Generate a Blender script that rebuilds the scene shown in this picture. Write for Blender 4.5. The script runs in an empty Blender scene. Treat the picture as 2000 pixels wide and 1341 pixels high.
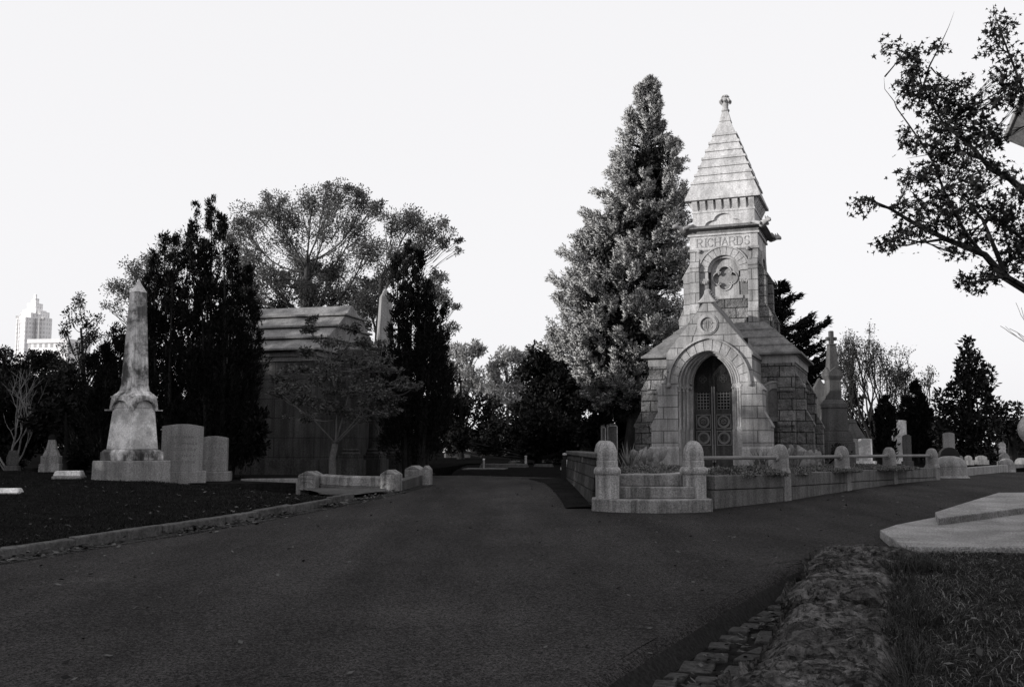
import bpy, bmesh, math, random
import numpy as np
from mathutils import Vector, Matrix, noise
R = math.radians
random.seed(7)
scene = bpy.context.scene
COL = scene.collection
PI = math.pi

# ---------------------------------------------------------------- camera
F = 1944.0
CAMZ = 1.6
PITCH = math.atan(200.0 / F)
CP, SP = math.cos(PITCH), math.sin(PITCH)
def at(px, py, Y):
    x = (px - 1000.0) / F
    y = (670.5 - py) / F
    dy = CP - y * SP
    dz = SP + y * CP
    return Vector((Y * x / dy, Y, CAMZ + Y * dz / dy))
def zat(py, Y):
    return at(1000, py, Y).z
def gz(X, Y):
    t = 0.025 * (Y - 2.0)
    if Y < 0: t = -0.05 + 0.005 * Y
    lim = 0.70
    if t > 0.55:
        t = 0.55 + (lim - 0.55) * (1 - math.exp(-(t - 0.55) / (lim - 0.55)))
    return t
cam = bpy.data.cameras.new('camera')
cam.lens = 35.0; cam.sensor_width = 36.0; cam.clip_start = 0.1; cam.clip_end = 6000
co = bpy.data.objects.new('camera', cam); COL.objects.link(co)
co.location = (0, 0, CAMZ); co.rotation_euler = (PI / 2 + PITCH, 0, 0)
scene.camera = co

# ---------------------------------------------------------------- mesh helpers
class MB:
    def __init__(s, origin=None, M=None):
        s.v = []; s.f = []; s.M = M or Matrix.Identity(4)
        if origin is not None: s.M = Matrix.Translation(-Vector(origin))
    def add(s, vs, fs, T=None):
        M = s.M @ T if T is not None else s.M
        b = len(s.v)
        for p in vs: s.v.append(tuple(M @ Vector(p)))
        for q in fs: s.f.append(tuple(i + b for i in q))
    def frus(s, a, z0, b, z1, T=None):
        (x0, x1, y0, y1), (X0, X1, Y0, Y1) = a, b
        vs = [(x0,y0,z0),(x1,y0,z0),(x1,y1,z0),(x0,y1,z0),(X0,Y0,z1),(X1,Y0,z1),(X1,Y1,z1),(X0,Y1,z1)]
        s.add(vs, [(3,2,1,0),(4,5,6,7),(0,1,5,4),(1,2,6,5),(2,3,7,6),(3,0,4,7)], T)
    def box(s, x0, x1, y0, y1, z0, z1, T=None):
        s.frus((x0,x1,y0,y1), z0, (x0,x1,y0,y1), z1, T)
    def sq(s, cx, cy, h0, z0, h1, z1, T=None):
        s.frus((cx-h0,cx+h0,cy-h0,cy+h0), z0, (cx-h1,cx+h1,cy-h1,cy+h1), z1, T)
    def prism(s, poly, y0, y1, T=None):     # poly in xz, counter clockwise seen from -y
        n = len(poly)
        vs = [(x, y0, z) for x, z in poly] + [(x, y1, z) for x, z in poly]
        fs = [tuple(range(n)), tuple(range(2*n-1, n-1, -1))]
        fs += [(i, i+n, (i+1) % n + n, (i+1) % n) for i in range(n)]
        s.add(vs, fs, T)
    def plan(s, poly, z0, z1, T=None, zf=None):      # poly in xy, ccw seen from above
        n = len(poly)
        vs = [(x, y, z0) for x, y in poly] + [(x, y, z1) for x, y in poly]
        fs = [tuple(range(n-1, -1, -1)), tuple(range(n, 2*n))]
        fs += [(i, (i+1) % n, (i+1) % n + n, i+n) for i in range(n)]
        s.add(vs, fs, T)
    def band(s, A, B, y0, y1, T=None):      # closed solid strip between two xz polylines
        n = len(A)
        vs = [(x,y0,z) for x,z in A]+[(x,y0,z) for x,z in B]+[(x,y1,z) for x,z in A]+[(x,y1,z) for x,z in B]
        fs = []
        for i in range(n-1):
            fs += [(i,i+1,n+i+1,n+i),(2*n+i+1,2*n+i,3*n+i,3*n+i+1),(i+1,i,2*n+i,2*n+i+1),(n+i,n+i+1,3*n+i+1,3*n+i)]
        fs += [(0,n,3*n,2*n),(n-1,2*n+n-1,3*n+n-1,n+n-1)]
        s.add(vs, fs, T)
    def lathe(s, prof, n=24, cx=0, cy=0, p=2.0, T=None, ph=0):
        vs = []; fs = []
        for r, z in prof:
            for k in range(n):
                a = 2*PI*(k+.5)/n + ph
                c, d = math.cos(a), math.sin(a)
                q = (abs(c)**p + abs(d)**p) ** (-1.0/p)
                vs.append((cx + r*q*c, cy + r*q*d, z))
        m = len(prof)
        for j in range(m-1):
            for k in range(n):
                fs.append((j*n+k, j*n+(k+1) % n, (j+1)*n+(k+1) % n, (j+1)*n+k))
        fs.append(tuple(range(n-1,-1,-1))); fs.append(tuple((m-1)*n+k for k in range(n)))
        s.add(vs, fs, T)
    def tube(s, pts, rad, n=6, T=None):
        pts = [Vector(p) for p in pts]; m = len(pts)
        if not hasattr(rad, '__len__'): rad = [rad]*m
        vs = []; fs = []
        prev = None
        for i, p in enumerate(pts):
            d = (pts[min(i+1,m-1)] - pts[max(i-1,0)])
            d = d.normalized() if d.length > 1e-9 else Vector((0,0,1))
            if prev is None:
                a = Vector((0,0,1)) if abs(d.z) < .9 else Vector((1,0,0))
                u = d.cross(a).normalized()
            else:
                u = (prev - d*prev.dot(d))
                u = u.normalized() if u.length > 1e-6 else d.orthogonal().normalized()
            prev = u; w = d.cross(u)
            for k in range(n):
                t = 2*PI*k/n
                vs.append(p + u*(rad[i]*math.cos(t)) + w*(rad[i]*math.sin(t)))
        for i in range(m-1):
            for k in range(n):
                fs.append((i*n+k, i*n+(k+1) % n, (i+1)*n+(k+1) % n, (i+1)*n+k))
        fs.append(tuple(range(n-1,-1,-1))); fs.append(tuple((m-1)*n+k for k in range(n)))
        s.add(vs, fs, T)
    def plate(s, outer, inner, y0, y1, T=None):   # xz plate with a hole
        bm = bmesh.new()
        def loop(pts):
            vs = [bm.verts.new((x, 0, z)) for x, z in pts]
            return vs, [bm.edges.new((vs[i], vs[(i+1) % len(vs)])) for i in range(len(vs))]
        vo, eo = loop(outer); vi, ei = loop(inner)
        bmesh.ops.triangle_fill(bm, edges=eo+ei, use_beauty=True, normal=(0,-1,0))
        bm.verts.index_update()
        base = [v.co.copy() for v in bm.verts]; n = len(base)
        tri = []
        for f in bm.faces:
            idx = [v.index for v in f.verts]
            nn = f.normal
            if nn.y > 0: idx = idx[::-1]
            tri.append(tuple(idx))
        bm.free()
        vs = [(c.x, y0, c.z) for c in base] + [(c.x, y1, c.z) for c in base]
        fs = tri + [tuple(i+n for i in t[::-1]) for t in tri]
        no = len(outer)
        fs += [(i, i+n, (i+1) % no+n, (i+1) % no) for i in range(no)]
        ni = len(inner)
        fs += [(no+(i+1) % ni, no+(i+1) % ni+n, no+i+n, no+i) for i in range(ni)]
        s.add(vs, fs, T)

def setp(o, label=None, cat=None, group=None, kind=None):
    if label: o['label'] = label
    if cat: o['category'] = cat
    if group: o['group'] = group
    if kind: o['kind'] = kind
    return o
def thing(name, label, cat, loc=(0,0,0), rz=0, group=None):
    o = bpy.data.objects.new(name, None); COL.objects.link(o)
    o.empty_display_size = .2
    o.location = loc; o.rotation_euler = (0,0,rz)
    return setp(o, label, cat, group)
def mk(name, mb, mat, parent=None, bevel=0, smooth=0, kind=None, seg=2):
    me = bpy.data.meshes.new(name)
    me.from_pydata(mb.v, [], mb.f); me.update()
    bm = bmesh.new(); bm.from_mesh(me)
    bmesh.ops.recalc_face_normals(bm, faces=bm.faces)
    uv = bm.loops.layers.uv.new('UVMap')
    for f in bm.faces:
        n = f.normal
        if abs(n.z) > .75:
            for l in f.loops: l[uv].uv = (l.vert.co.x, l.vert.co.y)
        else:
            t = Vector((-n.y, n.x, 0))
            t = t.normalized() if t.length > 1e-6 else Vector((1,0,0))
            for l in f.loops: l[uv].uv = (l.vert.co.dot(t), l.vert.co.z)
    bm.to_mesh(me); bm.free()
    me.materials.append(mat)
    o = bpy.data.objects.new(name, me); COL.objects.link(o)
    if parent: o.parent = parent
    if kind: o['kind'] = kind
    if smooth:
        me.polygons.foreach_set('use_smooth', [True]*len(me.polygons))
        me.set_sharp_from_angle(angle=R(smooth))
    if bevel:
        b = o.modifiers.new('bevel','BEVEL'); b.width = bevel; b.segments = seg; b.limit_method = 'ANGLE'; b.angle_limit = R(35)
    return o
def npmesh(name, V, Fc, mat, parent=None, kind=None):   # V (n,3), Fc (m,k) numpy
    me = bpy.data.meshes.new(name)
    n, m, k = len(V), len(Fc), Fc.shape[1]
    me.vertices.add(n); me.vertices.foreach_set('co', V.astype(np.float32).ravel())
    me.loops.add(m*k); me.loops.foreach_set('vertex_index', Fc.astype(np.int32).ravel())
    me.polygons.add(m); me.polygons.foreach_set('loop_start', np.arange(0, m*k, k, dtype=np.int32))
    me.update(calc_edges=True)
    me.materials.append(mat)
    o = bpy.data.objects.new(name, me); COL.objects.link(o)
    if parent: o.parent = parent
    if kind: o['kind'] = kind
    return o

# ---------------------------------------------------------------- materials
def nodes(name):
    m = bpy.data.materials.new(name); m.use_nodes = True
    nt = m.node_tree; nt.nodes.clear()
    out = nt.nodes.new('ShaderNodeOutputMaterial')
    b = nt.nodes.new('ShaderNodeBsdfPrincipled'); nt.links.new(b.outputs[0], out.inputs[0])
    return m, nt, b
def nd(nt, t, **kw):
    n = nt.nodes.new(t)
    for k, v in kw.items():
        if k.startswith('_'): setattr(n, k[1:], v)
        else: n.inputs[k.replace('0',' ')].default_value = v
    return n
def g3(v, a=1): return (v, v*.985, v*.99, a)
def ramp(nt, fac, stops):
    r = nt.nodes.new('ShaderNodeValToRGB'); nt.links.new(fac, r.inputs[0])
    e = r.color_ramp.elements
    while len(e) < len(stops): e.new(.5)
    for i, (p, v) in enumerate(stops): e[i].position = p; e[i].color = (v, v, v, 1)
    return r.outputs[0]
def mul(nt, a, b, op='MULTIPLY'):
    n = nt.nodes.new('ShaderNodeMath'); n.operation = op
    for i, x in enumerate((a, b)):
        if hasattr(x, 'links'): nt.links.new(x, n.inputs[i])
        else: n.inputs[i].default_value = x
    return n.outputs[0]
def stone(name, val, mott=.35, grain=.25, mscale=1.2, gscale=60, block=None, mortar=.45, blockvar=.12, rough_bump=.0, bscale=7, stain=0, streak=0, bump=.3, bdist=.06, spec=.08):
    m, nt, b = nodes(name)
    tc = nd(nt,'ShaderNodeTexCoord')
    def nz(scale, det=6, vec=None, rough=.6, sc=None):
        n = nd(nt,'ShaderNodeTexNoise', Scale=scale, Detail=det, Roughness=rough)
        src = vec or tc.outputs['Object']
        if sc:
            mp = nd(nt,'ShaderNodeMapping'); mp.inputs['Scale'].default_value = sc
            nt.links.new(src, mp.inputs[0]); src = mp.outputs[0]
        nt.links.new(src, n.inputs['Vector']); return n.outputs[0]
    L = ramp(nt, nz(mscale), [(.25, 1-mott), (.75, 1+mott*.6)])
    G = ramp(nt, nz(gscale*.6, 5, rough=.9), [(.36, 1-grain*1.3), (.64, 1+grain*1.3)])
    v = mul(nt, mul(nt, L, G), val)
    h = mul(nt, nz(gscale*.6, 4), .15)
    if streak:
        s = ramp(nt, nz(1.0, 7, sc=(4.5,4.5,.4), rough=.7), [(.40, 1-streak), (.58, 1)])
        v = mul(nt, v, s)
    if stain:
        s = ramp(nt, nz(1.6, 8, rough=.68), [(.44, 1-stain), (.56, 1)])
        v = mul(nt, v, s)
    if rough_bump:
        h = mul(nt, h, mul(nt, nz(bscale, 5), rough_bump), 'ADD')
    if block:
        br = nd(nt,'ShaderNodeTexBrick', Scale=1.0)
        br.inputs['Brick Width'].default_value = block[0]; br.inputs['Row Height'].default_value = block[1]
        br.inputs['Mortar Size'].default_value = .014; br.inputs['Mortar Smooth'].default_value = .3
        br.inputs['Color1'].default_value = (1-blockvar,)*3+(1,); br.inputs['Color2'].default_value = (1+blockvar,)*3+(1,)
        br.inputs['Mortar'].default_value = (mortar,)*3+(1,)
        nt.links.new(tc.outputs['UV'], br.inputs['Vector'])
        v = mul(nt, v, br.outputs['Color'])
        h = mul(nt, h, mul(nt, br.outputs['Fac'], -.5), 'ADD')
    cc = nd(nt,'ShaderNodeCombineColor')
    nt.links.new(v, cc.inputs[0]); nt.links.new(mul(nt, v, .985), cc.inputs[1]); nt.links.new(mul(nt, v, .99), cc.inputs[2])
    nt.links.new(cc.outputs[0], b.inputs['Base Color'])
    b.inputs['Roughness'].default_value = .9; b.inputs['Specular IOR Level'].default_value = spec
    bp = nd(nt,'ShaderNodeBump', Strength=bump, Distance=bdist)
    nt.links.new(h, bp.inputs['Height']); nt.links.new(bp.outputs[0], b.inputs['Normal'])
    return m
def leafmat(name, val, var=.5, trans=.25, rough=.6):
    m, nt, b = nodes(name)
    ge = nd(nt,'ShaderNodeNewGeometry')
    v = mul(nt, ramp(nt, ge.outputs['Random Per Island'], [(0, 1-var), (1, 1+var)]), val)
    cc = nd(nt,'ShaderNodeCombineColor')
    for i, k in enumerate((1, .99, .985)): nt.links.new(mul(nt, v, k), cc.inputs[i])
    nt.links.new(cc.outputs[0], b.inputs['Base Color'])
    b.inputs['Roughness'].default_value = rough; b.inputs['Specular IOR Level'].default_value = .06
    if trans:
        tr = nd(nt,'ShaderNodeBsdfTranslucent'); nt.links.new(cc.outputs[0], tr.inputs[0])
        mx = nd(nt,'ShaderNodeMixShader'); mx.inputs[0].default_value = trans
        out = [n for n in nt.nodes if n.type == 'OUTPUT_MATERIAL'][0]
        nt.links.new(b.outputs[0], mx.inputs[1]); nt.links.new(tr.outputs[0], mx.inputs[2]); nt.links.new(mx.outputs[0], out.inputs[0])
    return m
M = {}
M['ashlar'] = stone('dressed_granite', .335, mott=.45, grain=.22, gscale=45, block=(.78,.30), mortar=.4, blockvar=.13, streak=.38)
M['smooth'] = stone('smooth_granite', .35, mott=.35, grain=.25, gscale=45, streak=.4)
M['rock'] = stone('rock_faced_granite', .185, mott=.35, grain=.3, gscale=35, block=(.62,.29), mortar=.22, blockvar=.28, rough_bump=1.6, bscale=6, bump=1.0, streak=.25, bdist=.11)
M['roof'] = stone('roof_granite', .19, mott=.35, grain=.25, gscale=40, streak=.35)
M['spire'] = stone('spire_granite', .49, mott=.28, grain=.25, gscale=40, streak=.35)
M['dark_panel'] = stone('dark_tracery_panel', .20, mott=.3, grain=.25, gscale=30)
M['bronze'] = stone('bronze_door', .055, mott=.5, grain=.3, gscale=30, streak=.4)
M['bronze_dark'] = stone('bronze_dark', .02, mott=.3)
M['grille'] = stone('grille_metal', .16, mott=.3)
M['marble'] = stone('weathered_marble', .72, mott=.3, grain=.25, gscale=35, stain=.80, streak=.55)
M['marble_clean'] = stone('pale_marble', .78, mott=.25, grain=.25, gscale=40, stain=.45)
M['granite'] = stone('grey_granite', .26, mott=.3, grain=.4, gscale=55, streak=.3)
M['granite_lt'] = stone('light_granite', .38, mott=.35, grain=.45, gscale=55, streak=.5)
M['granite_dk'] = stone('dark_granite', .09, mott=.35, grain=.4, gscale=50, streak=.3)
M['wallstone'] = stone('retaining_granite', .15, mott=.35, grain=.4, gscale=50, streak=.35)
M['blackstone'] = stone('sooty_granite', .072, mott=.4, grain=.4, gscale=40, block=(1.4,.62), mortar=.5, streak=.4, rough_bump=.5)
M['black_roof'] = stone('sooty_roof_slab', .23, mott=.3, grain=.35, gscale=40, streak=.3)
M['rubble'] = stone('rubble_wall', .055, mott=.4, grain=.4, gscale=20, block=(.55,.24), mortar=.3, blockvar=.3, rough_bump=1., bscale=4, bump=1)
M['iron'] = stone('dark_iron', .03, mott=.3)
M['rail'] = stone('rail_metal', .20, mott=.3, grain=.3)
M['bark'] = stone('dark_bark', .025, mott=.4, grain=.4, gscale=25, streak=.4)
M['bark_mid'] = stone('mid_bark', .07, mott=.4, grain=.4, gscale=25, streak=.4)
M['bark_pale'] = stone('pale_bark', .17, mott=.3, grain=.3, gscale=25)
M['soil'] = stone('bare_soil', .016, mott=.5, grain=.5, gscale=30, bump=.6, spec=0)
M['slabstep'] = stone('pale_step_granite', .27, mott=.3, grain=.6, gscale=55, stain=.25)
M['step_dk'] = stone('worn_step_granite', .25, mott=.35, grain=.45, gscale=55, streak=.6)
M['stem'] = stone('maple_stem', .11, mott=.4, grain=.3, gscale=25)
M['worn'] = stone('worn_cut', .19, mott=.3, grain=.4, gscale=55)
M['conc_tower'] = stone('tower_concrete', .75, mott=.05, grain=.05, gscale=.05, mscale=.01)
# ---------------------------------------------------------------- light and sky
SUN = Vector((-.92, -.38, 0)).normalized(); EL = R(10.5)
sd = Vector((SUN.x*math.cos(EL), SUN.y*math.cos(EL), math.sin(EL)))
sl = bpy.data.lights.new('sun', 'SUN'); sl.energy = 5.0; sl.angle = R(.55); sl.color = (1,.985,.96)
so = bpy.data.objects.new('sun', sl); COL.objects.link(so)
so.rotation_euler = sd.to_track_quat('Z','Y').to_euler(); so.location = (-40,-20,30)
w = bpy.data.worlds.new('World'); scene.world = w; w.use_nodes = True
nt = w.node_tree; nt.nodes.clear()
sky = nt.nodes.new('ShaderNodeTexSky'); sky.sky_type = 'NISHITA'; sky.sun_disc = False
sky.sun_elevation = EL; sky.sun_rotation = math.atan2(SUN.x, SUN.y); sky.dust_density = 3; sky.air_density = 1.5
bw = nt.nodes.new('ShaderNodeRGBToBW'); nt.links.new(sky.outputs[0], bw.inputs[0])
# thin bright overcast in front of the clear sky, on black and white film
mx = nt.nodes.new('ShaderNodeMix'); mx.data_type = 'FLOAT'; mx.inputs[0].default_value = .30
mx.inputs[2].default_value = 12.5; nt.links.new(bw.outputs[0], mx.inputs[3])
cc = nt.nodes.new('ShaderNodeCombineColor')
for i, k in enumerate((.985, .98, 1.0)): nt.links.new(mul(nt, mx.outputs[0], k), cc.inputs[i])
bg = nt.nodes.new('ShaderNodeBackground'); bg.inputs[1].default_value = .10
nt.links.new(cc.outputs[0], bg.inputs[0])
ow = nt.nodes.new('ShaderNodeOutputWorld'); nt.links.new(bg.outputs[0], ow.inputs[0])
scene.view_settings.view_transform = 'Standard'; scene.view_settings.look = 'None'
scene.view_settings.exposure = 0; scene.view_settings.gamma = 1
scene.cycles.max_bounces = 6; scene.cycles.diffuse_bounces = 3; scene.cycles.transparent_max_bounces = 4

# ---------------------------------------------------------------- ground
def fbm(x, y, z=0, s=1., o=4): return noise.fractal(Vector((x*s, y*s, z*s)), 1.0, 2.0, o)
def grid(name, xs, ys, zf, mat, kind='structure'):
    X, Y = np.meshgrid(xs, ys); nx, ny = len(xs), len(ys)
    Z = np.array([[zf(float(x), float(y)) for x in xs] for y in ys])
    V = np.stack([X.ravel(), Y.ravel(), Z.ravel()], 1)
    i = np.arange(nx*ny).reshape(ny, nx)
    Fc = np.stack([i[:-1,:-1].ravel(), i[:-1,1:].ravel(), i[1:,1:].ravel(), i[1:,:-1].ravel()], 1)
    o = npmesh(name, V, Fc, mat, kind=kind); return o
def resample(P, n):
    P = [Vector((p[0], p[1], 0)) for p in P]
    L = [0]
    for a, b in zip(P, P[1:]): L.append(L[-1] + (b-a).length)
    out = []
    for k in range(n):
        t = L[-1]*k/(n-1); j = 0
        while j < len(P)-2 and L[j+1] < t: j += 1
        u = (t-L[j])/max(L[j+1]-L[j], 1e-9)
        out.append(P[j].lerp(P[j+1], min(u,1)))
    return out
def strip(name, A, B, n, m, zf, mat, kind='structure', ease=1.0):
    A, B = resample(A, n), resample(B, n)
    V = []; 
    for i in range(n):
        for j in range(m):
            u = (j/(m-1))**ease; p = A[i].lerp(B[i], u)
            V.append((p.x, p.y, zf(p.x, p.y, u)))
    i = np.arange(n*m).reshape(n, m)
    Fc = np.stack([i[:-1,:-1].ravel(), i[:-1,1:].ravel(), i[1:,1:].ravel(), i[1:,:-1].ravel()], 1)
    V = np.array(V)
    e1 = V[i[0,1]] - V[i[0,0]]; e2 = V[i[1,0]] - V[i[0,0]]
    if np.cross(e1, e2)[2] < 0: Fc = Fc[:, ::-1]
    o = npmesh(name, V, Fc, mat, kind=kind)
    return o

def asphalt():
    m, nt, b = nodes('asphalt')
    tc = nd(nt,'ShaderNodeTexCoord')
    mp = nd(nt,'ShaderNodeMapping'); mp.inputs['Rotation'].default_value = (0,0,R(-25)); mp.inputs['Scale'].default_value = (.9,.16,1)
    nt.links.new(tc.outputs['Object'], mp.inputs[0])
    a = nd(nt,'ShaderNodeTexNoise', Scale=1.0, Detail=5, Roughness=.6); nt.links.new(mp.outputs[0], a.inputs['Vector'])
    c = nd(nt,'ShaderNodeTexNoise', Scale=55, Detail=5, Roughness=.95); nt.links.new(tc.outputs['Object'], c.inputs['Vector'])
    d = nd(nt,'ShaderNodeTexVoronoi', Scale=38); nt.links.new(tc.outputs['Object'], d.inputs['Vector'])
    e = nd(nt,'ShaderNodeTexNoise', Scale=.55, Detail=7, Roughness=.65); nt.links.new(tc.outputs['Object'], e.inputs['Vector'])
    v = mul(nt, ramp(nt, a.outputs[0], [(.3,.62),(.68,1.25)]), ramp(nt, c.outputs[0], [(.43,.12),(.57,2.1)]))
    v = mul(nt, v, ramp(nt, e.outputs[0], [(.36,.82),(.62,1.1)]))
    v = mul(nt, v, ramp(nt, d.outputs['Distance'], [(.0,1.5),(.25,.95)]))
    f = nd(nt,'ShaderNodeTexNoise', Scale=22, Detail=7, Roughness=.9); nt.links.new(tc.outputs['Object'], f.inputs['Vector'])
    v = mul(nt, v, ramp(nt, f.outputs[0], [(.40,.42),(.60,1.55)]))
    v = mul(nt, v, .031)
    cc = nd(nt,'ShaderNodeCombineColor')
    for i, k in enumerate((1,.96,.97)): nt.links.new(mul(nt, v, k), cc.inputs[i])
    nt.links.new(cc.outputs[0], b.inputs['Base Color'])
    b.inputs['Roughness'].default_value = .95; b.inputs['Specular IOR Level'].default_value = .03
    bp = nd(nt,'ShaderNodeBump', Strength=.5, Distance=.012); nt.links.new(c.outputs[0], bp.inputs['Height']); nt.links.new(bp.outputs[0], b.inputs['Normal'])
    return m
M['asphalt'] = asphalt()
M['lawn'] = stone('dark_turf', .010, mott=.5, grain=.6, gscale=45, mscale=2.5, bump=.8, spec=0)
M['meadow'] = stone('far_turf', .008, mott=.5, grain=.5, gscale=8, mscale=.6, spec=0)
M['kerbstone'] = stone('kerb_stone', .085, mott=.4, grain=.4, gscale=25, rough_bump=.6, bscale=4, streak=.3)
M['sett'] = stone('gutter_sett', .04, mott=.45, grain=.5, gscale=25, rough_bump=.6, bscale=9)
M['rockwall'] = None

xs = np.concatenate([np.linspace(-2500,-120,8), np.linspace(-100,100,81), np.linspace(120,2500,8)])
ys = np.concatenate([np.linspace(-120,-22,6), np.linspace(-20,70,61), np.linspace(80,200,8), np.linspace(300,3500,8)])
grid('ground', xs, ys, lambda x,y: gz(x,y) - .06 - .5*max(0,min(1,(44-y)/8))*max(0,min(1,(46-abs(x))/8)), M['meadow'])

# right hand gutter line and rock wall line (azimuth 20 degrees)
WD = Vector((math.sin(R(20.4)), math.cos(R(20.4)), 0)); WN = Vector((-WD.y, WD.x, 0))   # WN points left to the road
def wl(s, off): p = WD*s + WN*off; return (p.x, p.y)
WALL_W = .80
GUT = [(1.0,2.0),(4.0,1.96),(6.5,1.82),(8.5,1.58),(10.5,1.30),(11.8,1.08),(12.6,.9)]
gut = [wl(*q) for q in GUT]
# asphalt: one sheet from the left kerb to the right gutter, reaching behind the lots
leftE = [(-14,-22),(-12,-2),(-9.2,6),(-7.0,10.2),(-6.1,11.9),(-4.35,16.6),(-3.25,20.9),(-2.75,23.2),(-2.3,26),(-2.1,29.5),(-2.4,34)]
rightE = [(2.2,-22)] + [wl(-6,2.0)] + gut + [(5.0,12.7),(6.6,13.4),(8.5,15.6),(12.5,20),(17.5,26.5),(25,37)]
LC, RC = leftE, rightE
road = strip('road', [(-16,-22),(-14,-2),(-9.6,6),(-7.4,10.2),(-6.6,11.9),(-4.9,16.6),(-3.9,20.9),(-3.4,23.2),(-2.9,26),(-2.9,30.5),(-2.9,32)],
      rightE, 90, 40, lambda x,y,u: gz(x,y) + .012*fbm(x,y,0,.5,3), M['asphalt'])
# the asphalt edge rolls off down to the sunken gutter
edge = [wl(-6,2.0)] + gut
low = [wl(-6,1.78)] + [wl(s, o-.22) for s, o in GUT]
M['tar'] = stone('tarry_asphalt_edge', .015, mott=.4, grain=.6, gscale=40)  # darker asphalt, the gutter's shade is put into its colour
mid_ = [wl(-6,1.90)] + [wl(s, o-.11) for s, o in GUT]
strip('road_edge', edge, mid_, 120, 6, lambda x,y,u: gz(x,y) - .05*u*u + .006*fbm(x,y,0,6,3)*(1-u), M['asphalt'])
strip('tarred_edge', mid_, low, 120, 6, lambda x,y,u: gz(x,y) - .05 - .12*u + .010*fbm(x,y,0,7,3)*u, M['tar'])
strip('gutter_bed', low, [wl(-6,.4), wl(13.2,.4)], 60, 4, lambda x,y,u: gz(x,y)-.172+.012*fbm(x,y,1,5,3), M['soil'])
mb = MB(); rg = random.Random(3)
s = 1.5
while s < 12.6:
    ln = rg.uniform(.24,.42)
    o0 = np.interp(s, [q[0] for q in GUT],[q[1] for q in GUT]) - .20
    o = o0
    while o > .55:
        wd = rg.uniform(.2,.34)
        c = WD*(s+ln/2) + WN*(o-wd/2); z = gz(c.x,c.y)-.19 + rg.uniform(-.015,.02)
        T = Matrix.Translation((c.x,c.y,z)) @ Matrix.Rotation(-R(20.4)+rg.uniform(-.12,.12),4,'Z') @ Matrix.Rotation(rg.uniform(-.06,.06),4,'X')
        a, b_ = wd/2-.018, ln/2-.018
        mb.frus((-a,a,-b_,b_), -.1, (-a*.86,a*.86,-b_*.9,b_*.9), .035, T)
        o -= wd
    s += ln
mk('gutter', mb, M['sett'], kind='structure', bevel=.015)

# left lawn, kerb and gutter
def lawnz(x, y, u):
    d = u*14.0; e = (-(x+3.45)-(y-20.95))*.707; t = max(0,min(1,e/2.4)); t = t*t*(3-2*t)
    return gz(x,y) + .03 + .10*t + .15*(1-math.exp(-d/2.2))*t + .02*fbm(x,y,0,.6,3) - (.22*min(1,max(0,(-x-14)/12)))
kerbL = leftE[0:7]
kerbI = [(x-.16, y+.06) for x, y in kerbL]
lawnI = [(-40,-22),(-36,-2),(-30,8),(-26,16),(-22,24),(-14,28.5),(-9.5,25.6),(-6.9,24.4)]
lawn = strip('lawn', kerbI, lawnI, 90, 60, lawnz, M['lawn'], ease=1.6)
# kerb stones set end to end
mb = MB(); rg = random.Random(5)
P = resample(kerbL, 400); i = 0
while i < 396:
    j = min(399, i + rg.randint(9, 16)); a, b_ = P[i], P[j]
    d = (b_-a).normalized(); nrm = Vector((-d.y, d.x, 0)); w2 = .15 + rg.uniform(-.02,.02)
    dz = rg.uniform(-.012,.015); g0 = .006
    A0 = a + d*g0; B0 = b_ - d*g0; tl = rg.uniform(-.02,.02)
    ht = .135+dz
    vs = []
    nseg = 6
    for k in range(nseg+1):
        p = A0.lerp(B0, k/nseg); z = gz(p.x,p.y)
        jj = .012*fbm(p.x*3,p.y*3,1)
        vs += [(p.x+nrm.x*tl, p.y+nrm.y*tl, z-.05), (p.x+nrm.x*(tl+.015+jj), p.y+nrm.y*(tl+.015+jj), z+ht+jj), (p.x+nrm.x*w2, p.y+nrm.y*w2, z+ht+.006-jj), (p.x+nrm.x*w2, p.y+nrm.y*w2, z-.05)]
    fs = [(0,1,2,3)] + [tuple(nseg*4+q for q in (3,2,1,0))]
    for k in range(nseg):
        for q in range(4): fs.append((k*4+q, k*4+(q+1) % 4, k*4+4+(q+1) % 4, k*4+4+q))
    mb.add(vs, fs); i = j
mk('kerb', mb, M['kerbstone'], kind='structure', bevel=.018)
mb = MB(); rg = random.Random(9)
P = resample(leftE[2:9], 260)
for i in range(len(P)-1):
    d = (P[i+1]-P[i]).normalized(); nr = Vector((d.y,-d.x,0))
    for k in range(2):
        c = P[i].lerp(P[i+1],.5) + nr*(.09+.15*k); z = gz(c.x,c.y)
        T = Matrix.Translation((c.x,c.y,z+rg.uniform(-.008,.006))) @ Matrix.Rotation(math.atan2(d.y,d.x)+rg.uniform(-.06,.06),4,'Z')
        l2 = (P[i+1]-P[i]).length/2-.006
        mb.frus((-l2,l2,-.066,.066),-.05,(-l2*.94,l2*.94,-.06,.06),.018,T)
mk('gutter_brick', mb, M['sett'], kind='structure')

# grass terrace behind the rock wall, camera stands over it
terA = [wl(-8,.05), wl(13.1,.05)]
def terz(x, y, u): return .36 + .03*fbm(x,y,3,.9,3) - (.10*max(0,1-u*22) if u > .0 else .1)
terB = [wl(-8,-24), wl(13.1,-24)]
strip('grass_terrace', terA, terB, 110, 90, terz, M['soil'], ease=2.0)

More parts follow.
